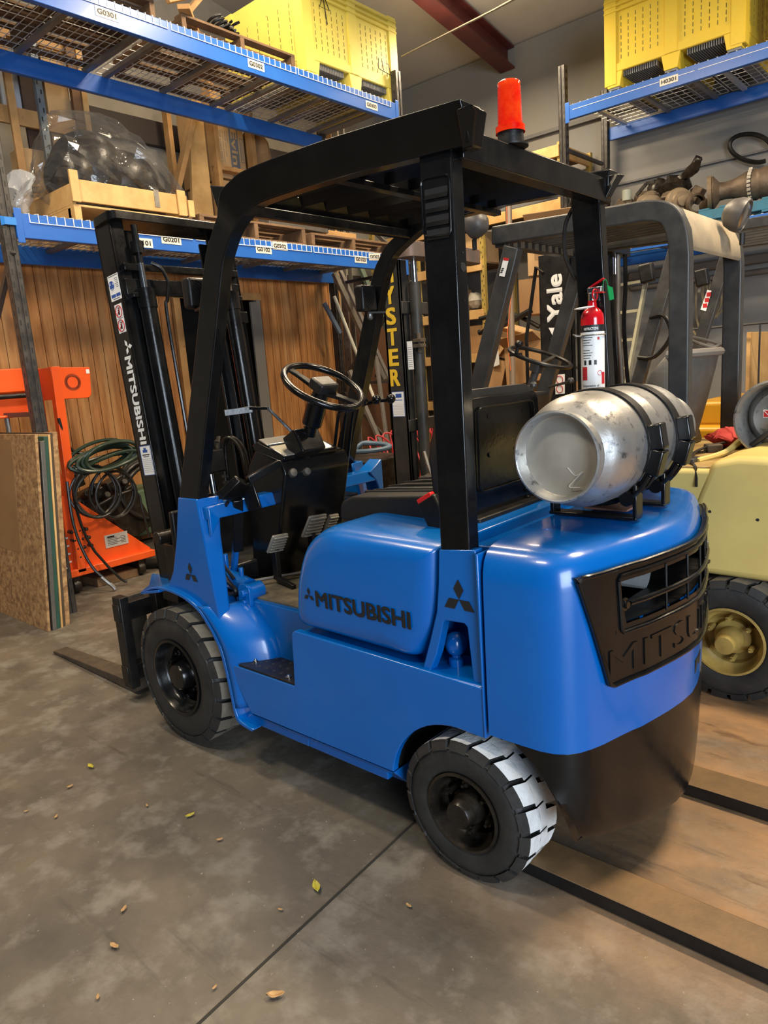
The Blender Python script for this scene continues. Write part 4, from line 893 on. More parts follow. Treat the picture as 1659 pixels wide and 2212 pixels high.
beam_y(RG, 2.19, -.07, -3.91, 3.835, 3.99, [('G0301', -.885, 3.902, 0), ('G0302', -2.14, 3.90, 0), ('G0303', -3.51, 3.893, 0)])
beam_y(RG, 2.19, -.07, -3.91, 2.43, 2.575, [('G0201', -1.165, 2.508, 0), ('G0101', -.925, 2.468, 0), ('G0202', -2.21, 2.545, 0), ('G0102', -2.03, 2.505, 0), ('G0103', -3.20, 2.503, 0), ('G0203', -3.40, 2.54, .06)])
for z0 in (3.83, 2.46): beam_y(RG, 3.30, -.07, -3.91, z0, z0+.14, n=1)
for k in range(3):
    y0 = -.16-1.22*k
    deck_y(RG, 2.195, 3.28, y0, y0-1.19, 3.99); deck_y(RG, 2.195, 3.28, y0, y0-1.19, 2.575)
b = MB(); b.bx(2.183, 2.187, -.005, -.075, 2.50, 2.545); b.add([(2.184, -.005, 2.50), (2.184, -.005, 2.545), (2.20, .012, 2.55), (2.20, .012, 2.495)], [(0, 1, 2, 3)]); obj('tape', b, mat('blue_tape', (.02, .20, .62), .5), RG)
RH = thing('pallet_rack', (-.6, -5.7, 0), 'blue and black pallet rack against the right wall, its beams labelled H', 'pallet rack')
upright('x', RH, (1.12, -5.2), (1.12, -6.2), 4.32); upright('x', RH, (-2.6, -5.2), (-2.6, -6.2), 4.3)
def beam_x(parent, y, x0, x1, z0, z1, labs=(), front=True):
    b = MB(); b.bx(x0, x1, y, y-.045, z0, z1)
    if front: b.bx(x0, x0-.045, y+.004, y-.002, z0-.03, z1+.03)
    o = obj('beam', b, mat('rack_beam_light_blue', (.03, .15, .50), .4, var=(.05, .18, .52), vs=5) if False else RBLUE, parent, .004)
    for s, x, z, t in labs: label_on(o, s, (x, y, z), (-1, 0, 0), (0, 1, 0), tilt=t)
def deck_x(parent, y0, y1, x0, x1, z):
    b = MB(); n = int(abs(x1-x0)/.075)
    for i in range(n+1):
        x = x0+(x1-x0)*i/n; b.mi(0).tube([(x, y0+.007, z-.05), (x, y0+.007, z+.004), (x, y0-.03, z+.010), (x, y1+.01, z+.010)], .0032, 4)
    for i in range(10): y = y0-.03+(y1-y0+.04)*i/9; b.mi(1).tube([(x0, y, z+.004), (x1, y, z+.004)], .003, 4)
    b.mi(0).tube([(x0, y0+.010, z-.05), (x1, y0+.010, z-.05)], .0032, 4)
    o = obj('wire_deck', b, (WIREW, WIRE), parent)
    for k in (.1, .5, .9):
        x = x0+(x1-x0)*k; c = MB(); c.prism([(x-.022, z), (x-.022, z-.028), (x+.022, z-.028), (x+.022, z), (x+.016, z), (x+.016, z-.022), (x-.016, z-.022), (x-.016, z)], 'y', y0-.05, y1+.01); obj('support_channel', c, mat('pale_channel', (.5, .52, .55), .4, .3) if k == .1 else GALV, o)
beam_x(RH, -5.19, 1.08, -2.56, 3.80, 3.93, [('H0301', .055, 3.868, 0)])
beam_x(RH, -6.24, 1.08, -2.56, 3.80, 3.93, front=False)
beam_x(RH, -5.19, 1.08, -2.56, 2.44, 2.57, [('H0101', .39, 2.50, .05), ('H0201', .10, 2.545, .05)])
beam_x(RH, -6.24, 1.08, -2.56, 2.44, 2.57, front=False)
for k in range(3):
    x0 = 1.0-1.2*k; deck_x(RH, -5.20, -6.22, x0, x0-1.17, 3.93); deck_x(RH, -5.20, -6.22, x0, x0-1.17, 2.57)
# ------------------------------------------------------------------ things on rack G
def pallet(name, loc, label, L=1.15, D=1.0, H=.13, m=WORN, group=None, rotz=0, cat='pallet'):
    r = thing(name, loc, label, cat, group); x0, y0, z0 = loc; X0, Y0 = x0, y0
    for i in range(3):
        b = MB(); x = x0-D/2+.02+(D-.04)*i/2; b.bx(x-.02, x+.02, y0-L/2, y0+L/2, z0+.018, z0+H-.018) if False else b.bx(x0-D/2, x0+D/2, y0-L/2+.02+(L-.04)*i/2-.02, y0-L/2+.02+(L-.04)*i/2+.02, z0+.018, z0+H-.018); obj('stringer', b, m, r, .003)
    for i in range(7):
        x = x0-D/2+.045+(D-.09)*i/6; b = MB(); b.bx(x-.045, x+.045, y0-L/2, y0+L/2, z0+H-.018, z0+H); obj('deck_board', b, m, r, .002)
    for i in range(3):
        x = x0-D/2+.045+(D-.09)*i/2; b = MB(); b.bx(x-.045, x+.045, y0-L/2, y0+L/2, z0, z0+.018); obj('bottom_board', b, m, r, .002)
    r.rotation_euler = (0, 0, rotz); return r
pallet('pallet', (2.80, -2.12, 4.006), 'worn wooden pallet on the top shelf beside the yellow slotted bin', 1.12, 1.0, .14)
pallet('pallet', (2.78, -.75, 4.006), 'worn wooden pallet over the G0301 label, seen through the wire deck', 1.15, 1.0, .14)
pallet('pallet', (2.75, -2.05, 2.592), 'low open wooden pallet behind the G0202 label', 1.1, .95, .15)
pallet('pallet', (2.75, -3.22, 2.592), 'reddish wooden pallet at the right end of the lower G shelf', 1.1, .95, .12)
b = MB(); b.bx(2.45, 2.9, -2.95, -3.45, 2.722, 2.80); one('wooden_tray', b, PINE, 'flat pale wooden tray on the reddish pallet of the lower G shelf', 'tray', bevel=.004)
b = MB(); b.bar((2.35, -2.2, 2.79), (2.45, -3.0, 2.80), .12, .09); one('steel_section', b, STEEL, 'dull steel channel lying across the pallets behind the G0202 label', 'steel channel', bevel=.003)
b = MB(); b.bx(2.2, 3.0, -1.02, -1.35, 4.15, 4.17); one('white_panel', b, WHITE, 'white sheet lying on the pallet over the G0301 label', 'panel', bevel=.002)
b = MB(); b.bar((2.25, -1.55, 4.165), (3.1, -2.4, 4.165), .09, .035); one('timber_plank', b, PINE, 'loose plank laid diagonally across the pallet beside the yellow bin', 'plank', bevel=.003)
b = MB(); b.bar((2.45, -1.55, 4.30), (2.65, -2.15, 4.62), .09, .035, (1, 0, 0)); b.bar((2.65, -1.7, 4.17), (2.62, -2.1, 4.60), .04, .09, (1, 0, 0)); one('pine_truss', b, PINE, 'leaning timber frame on the top G shelf left of the yellow bin', 'timber frame', bevel=.003)
b = MB()
for k in range(9): a = k*.7; b.tube(smooth([Vector((2.35+.06*math.cos(a+t), -1.9-.08*k/3+.05*math.sin(a+t), 4.16+.02*t)) for t in (0, 1.2, 2.4, 3.6)], 5), .011, 6)
one('cable_heap', b, BLACKM, 'small heap of black cables on the pallet beside the yellow bin', 'cables')
# yellow plastic bins
YEL = mat('yellow_bin_plastic', (.78, .66, .12), .5, var=(.70, .58, .11), vs=4, bump=.06, bs=50, var2=(.10, .09, .05), v2s=7, v2t=.73, v2w=.05)
YEL2 = mat('deep_yellow_bin_plastic', (.82, .58, .035), .5, var=(.74, .54, .05), vs=4, bump=.06, bs=50, var2=(.06, .07, .12), v2s=8, v2t=.73, v2w=.05)
GRYP = mat('grey_bin_floor', (.20, .20, .20), .6)
def bin_(name, loc, L, D, H, m, label, rot):
    """slotted pallet box; built with its long side along local x, front face at local y = -D/2"""
    M = Matrix.Translation(loc) @ Matrix.Rotation(rot, 4, 'Z'); r = thing(name, loc, label, 'bin')
    def put(n_, b, mm, par=r, **k): return obj(n_, b.tm(M), mm, par, **k)
    h0 = .15
    body = MB()
    for s in (-1, 1):
        body.bx(-L/2+.02, L/2-.02, s*(D/2-.035), s*(D/2-.015), h0, H); body.bx(s*(L/2-.035), s*(L/2-.015), -D/2+.02, D/2-.02, h0, H)
    body.bx(-L/2+.02, L/2-.02, -D/2+.02, D/2-.02, h0, h0+.02)
    for sx in (-1, 0, 1):
        for sy in (-1, 1):
            if sx: body.prism([(sx*L/2, sy*D/2), (sx*(L/2-.12), sy*D/2), (sx*(L/2-.12), sy*(D/2-.03)), (sx*(L/2-.03), sy*(D/2-.03)), (sx*(L/2-.03), sy*(D/2-.12)), (sx*L/2, sy*(D/2-.12))], 'z', .04, H)
            else: body.bx(-.06, .06, sy*(D/2-.001), sy*(D/2-.031), h0+.003, H-.003)
    for sy in (-1, 1):
        body.bx(-L/2+.05, L/2-.05, sy*(D/2-.004), sy*(D/2-.034), h0-.002, h0+.07)
        for k in range(3): body.bx(-L/2-.004, L/2+.004, sy*(D/2+.006), sy*(D/2-.033), H-.05-.045*k, H-.03-.045*k)
    for sx in (-1, 1): body.bx(sx*(L/2-.004), sx*(L/2-.034), -D/2+.05, D/2-.05, h0-.002, h0+.07)
    body = beveled(body, .005)
    for sx in (-1, 0, 1):
        f_ = MB(); f_.prism([(sx*(L/2-.09)-.085, .15), (sx*(L/2-.09)-.06, .02), (sx*(L/2-.09)+.06, .02), (sx*(L/2-.09)+.085, .15)], 'y', -D/2+.004, D/2-.004); f_.mi(1).bx(sx*(L/2-.09)-.055, sx*(L/2-.09)+.055, -D/2+.01, D/2-.01, 0, .022); put('foot', f_, [m, GRYP], bevel=.004)
    g = MB()
    for k in range(16):
        for s in (-1, 1): x = s*(.12+(L/2-.32)*k/15+.02); g.bx(x-.004, x+.004, -D/2+.03, D/2-.03, .10, .149)
    put('underside_ribs', g, GRYP)
    sl = body.mi(1)
    for s in (-1, 1):
        for i in range(6):
            for j in range(7):
                for ys in (-1, 1): sl.box((s*(.12+(L/2-.28)*i/5), ys*(D/2-.0145), h0+.12+(H-h0-.32)*j/6), (.006, .0015, .035))
                sl.box((s*(L/2-.0145), -D/2+.17+(D-.34)*i/5, h0+.12+(H-h0-.32)*j/6), (.0015, .006, .035))
    put('bin_wall', sl, [m, mat('slot_dark', (.12, .10, .03), .8)])
    return r
bg_ = bin_('plastic_bin', (2.80, -3.42, 4.006), 1.27, 1.05, .80, YEL, 'yellow slotted plastic pallet bin on the top shelf behind the G0303 label', -PI/2)
b = MB()
for q in (((2.268, -3.86, 4.36), (2.268, -3.90, 4.36), (2.268, -3.92, 4.27), (2.268, -3.74, 4.29), (2.268, -3.75, 4.38)), ((2.268, -3.80, 4.37), (2.268, -3.82, 4.29)), ((2.268, -3.08, 4.75), (2.268, -3.0, 4.60), (2.268, -3.12, 4.60), (2.268, -3.04, 4.74)), ((2.268, -3.05, 4.70), (2.268, -3.08, 4.48))):
    b = MB().tube([Vector(z) for z in q], .004, 4); obj('marker_scrawl', b, INK, bg_)
bin_('plastic_bin', (2.80, -1.98+.25, 4.55-.35), .5, .6, .9, YEL, 'yellow bin end partly hidden behind the timber on the top G shelf', -PI/2) if False else None
bin_('plastic_bin', (.05, -5.72, 3.946), 1.25, 1.02, .80, YEL2, 'deep yellow slotted bin on the H rack above the H0301 label', PI)
b = MB()
for i in range(5):
    for j in range(7): b.box((-.78, -5.35-.12*i, 4.1+.1*j), (.02, .10, .015)); 
    b.box((-.78, -5.35-.12*i, 4.4), (.02, .015, .75))
b.bx(-.78, -1.5, -5.3, -5.32, 3.96, 4.8); one('dark_crate', b, BLACKM, 'dark crate standing right of the deep yellow bin on the H rack', 'crate')
# crate with the bagged machine
CR = thing('wooden_crate', (2.62, -.92, 2.592), 'open pine crate under the plastic-wrapped machine on the lower G shelf', 'crate')
cx0, cx1, cy0, cy1, zb_ = 2.30, 3.02, -.52, -1.42, 2.592
for nm, args in (('side_board', (cx0, cx0+.02, cy0, cy1, zb_+.13, zb_+.27)), ('side_board', (cx0, cx1, cy0, cy0-.02, zb_+.11, zb_+.24)), ('side_board', (cx1, cx1-.02, cy0, cy1, zb_+.13, zb_+.27)), ('side_board', (cx0, cx1, cy1, cy1+.02, zb_+.13, zb_+.27)),
                 ('base_board', (cx0, cx1, cy0, cy1, zb_+.095, zb_+.11)), ('corner_post', (cx0-.02, cx0, cy0+.01, cy0-.05, zb_+.12, zb_+.32)), ('corner_post', (cx0-.015, cx0, cy1+.02, cy1+.09, zb_+.12, zb_+.30)), ('corner_post', (cx0-.015, cx0, cy1, cy1-.05, zb_+.12, zb_+.24)), ('block', (cx0, cx0+.09, cy0, cy0-.05, zb_, zb_+.1)), ('block', (cx0, cx0+.09, cy1+.05, cy1, zb_, zb_+.1)), ('runner', (cx0+.05, cx1, cy0, cy0-.05, zb_, zb_+.095)), ('runner', (cx0+.05, cx1, cy1+.05, cy1, zb_, zb_+.095)), ('runner', (cx0+.05, cx1, -.95, -1.0, zb_, zb_+.095))):
    b = MB(); b.bx(*args); obj(nm, b, PINE2, CR, .003)
b = MB(); b.bx(cx0-.003, cx0, -1.14, -1.18, zb_+.16, zb_+.28); obj('steel_strip', b, STEEL, CR)
EN = thing('wrapped_machine', (2.66, -.95, 2.72), 'dark machine wrapped in crumpled clear plastic, sitting in the pine crate', 'wrapped machine')
b = MB()
for c, r_, s_ in (((2.68, -.86, 3.02), .29, (1, .9, .98)), ((2.68, -1.12, 2.97), .28, (1, 1, .88)), ((2.62, -.70, 2.95), .22, (1, .8, .9)), ((2.7, -1.34, 2.88), .18, (1, .9, .9))): b.ball(c, r_, 20, s_)
b.bx(2.45, 2.9, -.62, -1.32, 2.71, 2.82); obj('machine_body', b, GREASE, EN, .0)
for y in (-.98, -1.16, -1.28): b = MB(); b.lathe([(0, .02), (.018, .015), (.022, 0)], (2.415 if y < -1.1 else 2.40, y, 2.87), (-1, 0, .1), 12); obj('brass_plug', b, mat('brass_plug', (.75, .52, .05), .3, .6) if y == -.98 else bpy.data.materials['brass_plug'], EN)
PLA = mat('clear_plastic', (.10, .10, .10), .06, trans=.0, alpha=.30, spec=1.0, coat=1, bump=.6, bs=9)
PLT = mat('bunched_plastic', (.62, .64, .66), .12, alpha=.55, spec=1.0, coat=1, bump=.8, bs=12)
def crumple(mb, amp, f):
    out = []
    for x, y, z in mb.v:
        n = math.sin(f*x+2.1*math.sin(f*1.7*y))*math.sin(f*1.3*z+1.7*math.sin(f*y))+.5*math.sin(2.7*f*(x+z)+3*y*f); out.append((x+amp*n, y+amp*.7*math.sin(f*2*z+n), z+amp*.6*n))
    mb.v = out; return mb
rings = []
prof_ = [(-.40, 2.86, .035, .035), (-.45, 2.89, .05, .06), (-.50, 2.95, .13, .15), (-.56, 3.02, .22, .24), (-.66, 3.05, .30, .32), (-.82, 3.06, .34, .35), (-1.0, 3.04, .35, .35), (-1.15, 3.01, .34, .33), (-1.28, 2.97, .33, .29), (-1.40, 2.91, .30, .25), (-1.50, 2.84, .26, .20), (-1.58, 2.77, .18, .12), (-1.62, 2.72, .10, .06)]
for y, z, rx, rz in [tuple(q) for q in smooth([Vector(q) for q in prof_], 4)]:
    rings.append([(2.68+rx*math.cos(a)*(1+.05*math.sin(5*a+9*y)), y, z+rz*math.sin(a)*(1+.06*math.sin(4*a+7*y))-.02*abs(math.cos(a))) for a in [2*PI*i/40 for i in range(30)]])
rgp = random.Random(2); rings = [[(x+rgp.uniform(-.032, .024), y+rgp.uniform(-.015, .015), z+rgp.uniform(-.03, .02)) for x, y, z in r] for r in rings[::2]+[rings[-1]]]
b = MB(); b.loft(rings); b.f = [q for f in b.f for q in ((f[:3], (f[0], f[2], f[3])) if len(f) == 4 else (f,))]; b.m = [0]*len(b.f); obj('plastic_wrap', b, PLA, EN, angle=4)
b = MB(); rings = []
for t in range(9):
    u = t/8; r_ = .03+.085*math.sin(u*PI*.9)
    rings.append([(2.66+r_*math.cos(a), -.42+.14*u+r_*.5*math.sin(2*a), 2.87-.10*u+r_*math.sin(a)*1.3) for a in [2*PI*i/18 for i in range(18)]])
b.loft(rings); obj('bag_tail', crumple(b, .012, 30), PLT, EN, angle=12)
# stored timber and cartons behind it
def slab(name, x, y0, y1, z0, z1, m, label, cat, th=.03, **k):
    b = MB(); b.bx(x, x+th, y0, y1, z0, z1); return one(name, b, m, label, cat, bevel=.003, **k)
def stick(name, a, c, w_, h_, m, label, cat, up=(1, 0, 0), group=None):
    b = MB(); b.bar(a, c, w_, h_, up); return one(name, b, m, label, cat, group, bevel=.002)

# things stored on the flat roof of the timber room behind the rack
b = MB(); b.bx(3.42, 4.58, 1.6, -4.02, 2.50, 2.54); struct('trim_8', b, WORN)
ZR = 2.54
slab('timber_board', 3.56, -.60, -1.30, 3.57, 3.70, PINE, 'horizontal pine board at the left end, high behind the wrapped machine', 'timber')
slab('pine_stud', 3.50, -.74, -.80, ZR, 4.2, PINE, 'upright pine stud right beside the left black rack leg', 'timber')
slab('cardboard_sheet', 3.62, -1.11, -1.31, ZR, 4.3, CARDP, 'tall pale cardboard sheet behind the wrapped machine', 'cardboard', .22)
slab('cardboard_carton', 3.60, -.82, -1.10, ZR, 3.42, CARDP, 'pale cardboard carton low behind the knotted end of the plastic bag', 'carton', .2)
slab('timber_stud', 3.56, -1.39, -1.44, ZR, 4.3, PINE2, 'narrow pale stud standing right of the tall cardboard sheet', 'timber', .04)
slab('brown_stud', 3.57, -1.31, -1.39, ZR, 4.3, mat('brown_stud', (.17, .085, .035), .7), 'brown stud between the tall cardboard sheet and the pale stud', 'timber', .04)
slab('dark_board', 3.66, -.93, -1.12, 3.42, 4.3, mat('dark_brown_board', (.05, .025, .015), .7), 'dark brown board behind the perforated grey angle', 'board')
slab('white_panel', 3.70, -.79, -.95, 3.70, 4.1, mat('pale_grey_panel', (.55, .57, .60), .5), 'pale grey panel leaning in the top left corner behind the G rack', 'panel')
slab('timber_beam', 3.60, -.3, -1.45, 4.23, 4.31, PINE, 'bright timber lying high behind the rack, seen through the top wire deck', 'timber', .12)
b = MB(); b.bx(3.50, 3.505, -.975, -1.03, 2.54, 4.25); b.bx(3.505, 3.54, -.975, -.98, 2.54, 4.25)
for k in range(19): b.mi(1).box((3.4995, -.99-.022*(k % 2), 2.95+.068*k), (.001, .011, .034))
one('slotted_angle', b, [mat('blue_grey_steel', (.20, .25, .30), .45, .5), INK], 'grey perforated steel angle standing behind the wrapped machine', 'steel angle')
TC = thing('timber_frame_crate', (3.9, -2.75, ZR), 'timber-framed crate holding a printed carton, behind rack G', 'crate')
for a, c, w_, h_ in (((3.58, -2.715, ZR), (3.58, -2.715, 4.35), .05, .13), ((3.585, -3.19, ZR), (3.585, -3.19, 4.35), .05, .10), ((3.575, -2.74, 3.54), (3.575, -3.16, 3.54), .04, .12), ((3.56, -2.20, 3.25), (3.56, -2.56, 4.12), .05, .09), ((3.60, -2.27, ZR), (3.60, -2.21, 3.3), .05, .06), ((4.3, -2.71, ZR), (4.3, -2.71, 4.35), .05, .09), ((4.3, -3.2, ZR), (4.3, -3.2, 4.35), .05, .09)):
    b = MB(); b.bar(a, c, w_, h_, (1, 0, 0)); obj('frame_board', b, PINE, TC, .003)
b = MB(); b.prism([(-2.34, ZR), (-2.64, ZR), (-2.64, 4.2), (-2.50, 4.1)], 'x', 3.60, 3.64); obj('plywood_side', b, PINE2, TC, .003)
CB = thing('printed_carton', (3.95, -2.95, 3.48), 'tan carton with sideways printing inside the timber-framed crate', 'carton')
b = MB(); b.bx(3.62, 4.25, -2.79, -3.13, 3.48, 4.30); co_ = obj('carton_body', b, CARDP, CB, .004)
b = MB(); INKB = mat('faded_blue_grey_ink', (.14, .15, .16), .8)
pl = rnd([(-2.945, 3.50), (-3.055, 3.50), (-3.055, 3.985), (-2.945, 3.985)], .03); b.prism_tilt([(3.619, y, z) for y, z in pl], [(3.617, y, z) for y, z in pl])
btext(b.mi(1), 'Evinr', (3.6165, -2.965, 3.96), (0, 0, -1), (0, -1, 0), .44, .075, .004, 3)
b.mi(0)
for s_, y, h_, L_ in (('TOP LOAD ONLY', -2.825, .022, .30), ('DO NOT OPEN WITH KNIFE', -2.86, .013, .30), ('HANDLE WITH CARE', -2.89, .013, .24), ('FRAGILE', -2.918, .013, .11)): text(b, s_, (3.6185, y, 3.93), (0, 0, -1), (0, -1, 0), L_, h_, .0)
for e in ((3.66, 3.664, -3.075, -3.12), (3.886, 3.89, -3.075, -3.12), (3.66, 3.89, -3.075, -3.078), (3.66, 3.89, -3.117, -3.12)): b.bx(3.617, 3.619, e[2], e[3], e[0], e[1])
for k in range(3): b.bx(3.6175, 3.619, -3.083-.010*k, -3.085-.010*k, 3.68, 3.87-.02*(k % 2))
obj('carton_print', b, [INKB, CARDP], co_)
b = MB(); b.bx(3.62, 4.2, -2.79, -3.13, ZR, 3.46); one('cardboard_carton', b, CARDP, 'plain carton under the printed one in the timber-framed crate', 'carton', bevel=.004)
b = MB(); b.ball((3.8, -3.42, 3.0), .30, 18, (1, .6, 1.4)); b.ball((3.75, -3.36, 3.7), .25, 18, (1, .5, 1.5)); one('brown_paper_bundle', crumple(b, .02, 12), CARD, 'crumpled brown paper bundle right of the timber-framed crate', 'paper bundle', angle=15)
b = MB(); b.lathe([(0, 0), (.32, 0), (.32, .95), (.28, 1.05), (0, 1.08)], (3.95, -3.75, ZR), (0, 0, 1), 32); one('dark_drum', b, BLACKM, 'dark round drum behind the right end of rack G', 'drum')
stick('pine_post', (3.2, -3.66, 2.6), (3.2, -3.66, 3.80), .05, .07, PINE, 'upright pine post near the right end of the lower G shelf', 'timber')
stick('pine_rail', (3.55, -3.7, 3.98), (3.55, -4.5, 4.0), .05, .08, PINE, 'horizontal pine rail beyond the right end of rack G', 'timber')
stick('pine_post', (3.60, -4.15, .0), (3.60, -4.40, 4.2), .05, .08, PINE, 'slanting pine post beyond the right end of rack G', 'timber')
b = MB(); b.bar((3.35, -4.10, .0), (3.35, -4.22, 4.35), .012, .10, (1, 0, 0)); b.bar((3.37, -4.24, .0), (3.37, -4.36, 4.35), .012, .06, (1, 0, 0))
for k in range(40): t = k/40; b.mi(1).box((3.343, -4.10-.12*t, 4.35*t), (.004, .02, .03))
one('perforated_steel_strip', b, [GALV, INK], 'perforated galvanised strips leaning at the right end of rack G', 'steel strip')
b = MB(); b.ball((2.6, -1.62, 2.70), .12, 14, (1, .9, .8)); b.ball((2.45, -1.52, 2.66), .08, 12); one('dark_hose_bundle', b, BLACKM, 'dark lump of machinery on the lower G shelf right of the pine crate', 'machine part')
# ------------------------------------------------------------------ other forklifts
CREAM = mat('cream_yellow_paint', (.62, .49, .16), .42, var=(.54, .42, .14), vs=3, bump=.04, bs=20, var2=(.12, .085, .035), v2s=8, v2t=.74, v2w=.07)
CREAMW = mat('dirty_cream_wheel', (.42, .29, .07), .5, var=(.25, .17, .05), vs=10, bump=.1, bs=30)
ORY = mat('orange_yellow_paint', (.55, .28, .012), .35, var=(.48, .24, .015), vs=4)
GFR = mat('charcoal_guard_paint', (.028, .029, .030), .42, var=(.045, .044, .042), vs=10, rvar=.1, bump=.05, bs=60)
GTOP = mat('sandy_dust_roof', (.36, .29, .19), .7, var=(.24, .20, .14), vs=6)
GSEAT = mat('grey_seat_shell', (.055, .053, .05), .55, var=(.10, .095, .085), vs=6, bump=.1, bs=60)
H = thing('forklift', (-.9, -1.56, 0), 'cream-yellow forklift with lettered black mast, parked behind the blue one', 'forklift')
hc, hw = -1.56, .53
b = MB(); b.prism([(-.15, .40), (-.15, .80), (-.72, .80), (-.78, .955), (-1.64, .975), (-1.56, .80), (-1.45, .50)], 'y', hc-hw+.01, hc+hw-.01); obj('frame', b, CREAM, H, .02, 3)
b = MB(); b.prism([(-1.492, .53), (-1.50, .72), (-1.552, .88), (-1.60, 1.005), (-1.70, 1.03), (-2.12, 1.02), (-2.30, .95), (-2.34, .55), (-2.25, .52)], 'y', hc-hw, hc+hw); cwH = obj('counterweight', b, CREAM, H, .03, 4)
for x, z in ((-1.42, .86), (-1.60, .80), (-1.78, .78)): b = MB(); b.cyl((x, hc+hw+.0005-(.01 if x > -1.5 else 0), z), (x, hc+hw+.0025-(.01 if x > -1.5 else 0), z), .013 if x > -1.5 else .006, 12); obj('bolt_hole', b, INK, cwH)
b = MB(); b.bx(-2.2, -.2, hc-.40, hc+.40, .25, .52); obj('chassis', b, BLACKM, H, .01)
wheel(-1.69, -1.0, .262, .18, 20, H, TREADB, CREAMW, 1, hub_out=.05, hubr=.16)
wheel(-1.69, -2.12, .262, .18, 20, H, TREADB, CREAMW, -1, hub_out=.05)
wheel(-.05, -1.0, .33, .20, 22, H, TREADB, CREAMW, 1); wheel(-.05, -2.12, .33, .20, 22, H, TREADB, CREAMW, -1)
DECKM = mat('dirty_cream_deck', (.42, .30, .10), .65, var=(.20, .11, .045), vs=6, bump=.2, bs=40, var2=(.30, .12, .04), v2s=5, v2t=.66, v2w=.1)
b = MB(); b.bx(-1.62, -.80, hc-.5, hc+.5, .968, .982); obj('deck', b, DECKM, H, .004)
b = MB(); b.prism([(-.85, .98), (-.85, 1.06), (-1.28, 1.06), (-1.30, .98)], 'y', hc-.36, hc+.30); obj('seat_base', b, BLACKM, H, .02, 3)
def guardB(r, gy0, gy1, xr, xf, zt, zb, m, top, legx, zleg):
    """bent tube frame: rear posts at xr, roof forward to xf, raked front legs"""
    for y in (gy0, gy1):
        pts = [(xr, y, zb), (xr, y, zt-.24), (xr+.012, y, zt-.14), (xr+.05, y, zt-.065), (xr+.13, y, zt-.035), (xr+.25, y, zt-.03), (xf, y, zt-.005)]
        b = MB(); b.sweep([Vector(pts[0])]+smooth([Vector(q) for q in pts[1:6]], 5)+[Vector(pts[-1])], .06, .085); obj('guard_post', b, m, r, .008, 3)
        b = MB(); b.sweep([Vector((legx, y, zleg)), Vector((xf-.105, y, zt-.07))], .055, .085); obj('guard_leg', b, m, r, .006, 2)
    b = MB(); n = 14; A = [(xr+.006, zt-.21), (xr+.014, zt-.14), (xr+.05, zt-.055), (xr+.13, zt-.012), (xr+.25, zt+.0)]
    rr_ = []
    for x, z in A: rr_.append([(x-.045+(.03 if x > xr+.1 else 0), gy0-.03*(1 if gy0 > gy1 else -1), z+.01), (x-.045+(.03 if x > xr+.1 else 0), gy1+.03*(1 if gy0 > gy1 else -1), z+.01), (x-.035+(.03 if x > xr+.1 else 0), gy1+.03*(1 if gy0 > gy1 else -1), z-.002), (x-.035+(.03 if x > xr+.1 else 0), gy0-.03*(1 if gy0 > gy1 else -1), z-.002)])
    b.loft(rr_); obj('roof_panel', b, top, r, angle=50)
    for k in range(9):
        y = gy0+(gy1-gy0)*(k+.9)/10.6; b = MB(); b.bar((xf, y, zt-.005), (xr+.22, y, zt-.012), .030, .045); obj('roof_slat', b, m, r)
    b = MB(); b.bar((xf-.03, gy0, zt-.03), (xf-.03, gy1, zt-.03), .06, .06); obj('roof_front_beam', b, m, r, .004)
guardB(H, -1.18, -1.93, -1.425, -.53, 2.075, .975, GFR, GTOP, -.335, 1.16)
b = MB(); b.prism([(-1.36, -1.135), (-1.50, -1.135), (-1.50, -1.225), (-1.36, -1.225)], 'z', .975, 1.0); obj('post_foot', b, GFR, H, .004)
b = MB(); b.prism_tilt([at(*q, 'y', -1.148) for q in ((1088, 556), (1100, 558), (1090, 598), (1078, 596))], [at(*q, 'y', -1.150) for q in ((1088, 556), (1100, 558), (1090, 598), (1078, 596))])
b.mi(1).prism_tilt([at(*q, 'y', -1.147) for q in ((1088, 556), (1100, 558), (1098, 564), (1087, 562))], [at(*q, 'y', -1.149) for q in ((1088, 556), (1100, 558), (1098, 564), (1087, 562))])
b.mi(2)
for k in range(3): q0 = at(1086-1.5*k, 580+4*k, 'y', -1.1468); b.box(q0, (.012, .0006, .006))
obj('warning_sticker', b, [WHITE, REDS, INK], H)
def lamp(r, c, d, rad, m, face=False):
    b = MB(); b.lathe([(0, -rad*1.15), (rad*.45, -rad*1.08), (rad*.8, -rad*.8), (rad*.97, -rad*.35), (rad, 0), (rad*.97, .01), (rad*.88, .012), (rad*.85, 0), (0, 0)], c, d, 28); o = obj('work_lamp', b, m, r)
    b = MB(); b.lathe([(rad*.85, .002), (rad*.6, .012), (rad*.3, .016), (0, .018)], c, d, 24); obj('lamp_lens', b, CHROME if face else BLACKM, o)
    b = MB(); b.cyl(Vector(c)-Vector((0, 0, rad)), Vector(c)-Vector((0, 0, rad+.05)), .012, 8); obj('lamp_bracket', b, BLACKM, o)
DUSTY = mat('dusty_black_lamp', (.035, .035, .037), .45, var=(.09, .08, .07), vs=4)
lamp(H, at(1038, 486, 'y', -1.15)+Vector((.02, .03, -.0)), (1, -.1, -.1), .066, DUSTY)
lamp(H, (-1.53, -1.66, 2.03), (-1, -.02, -.42), .075, DUSTY, True)
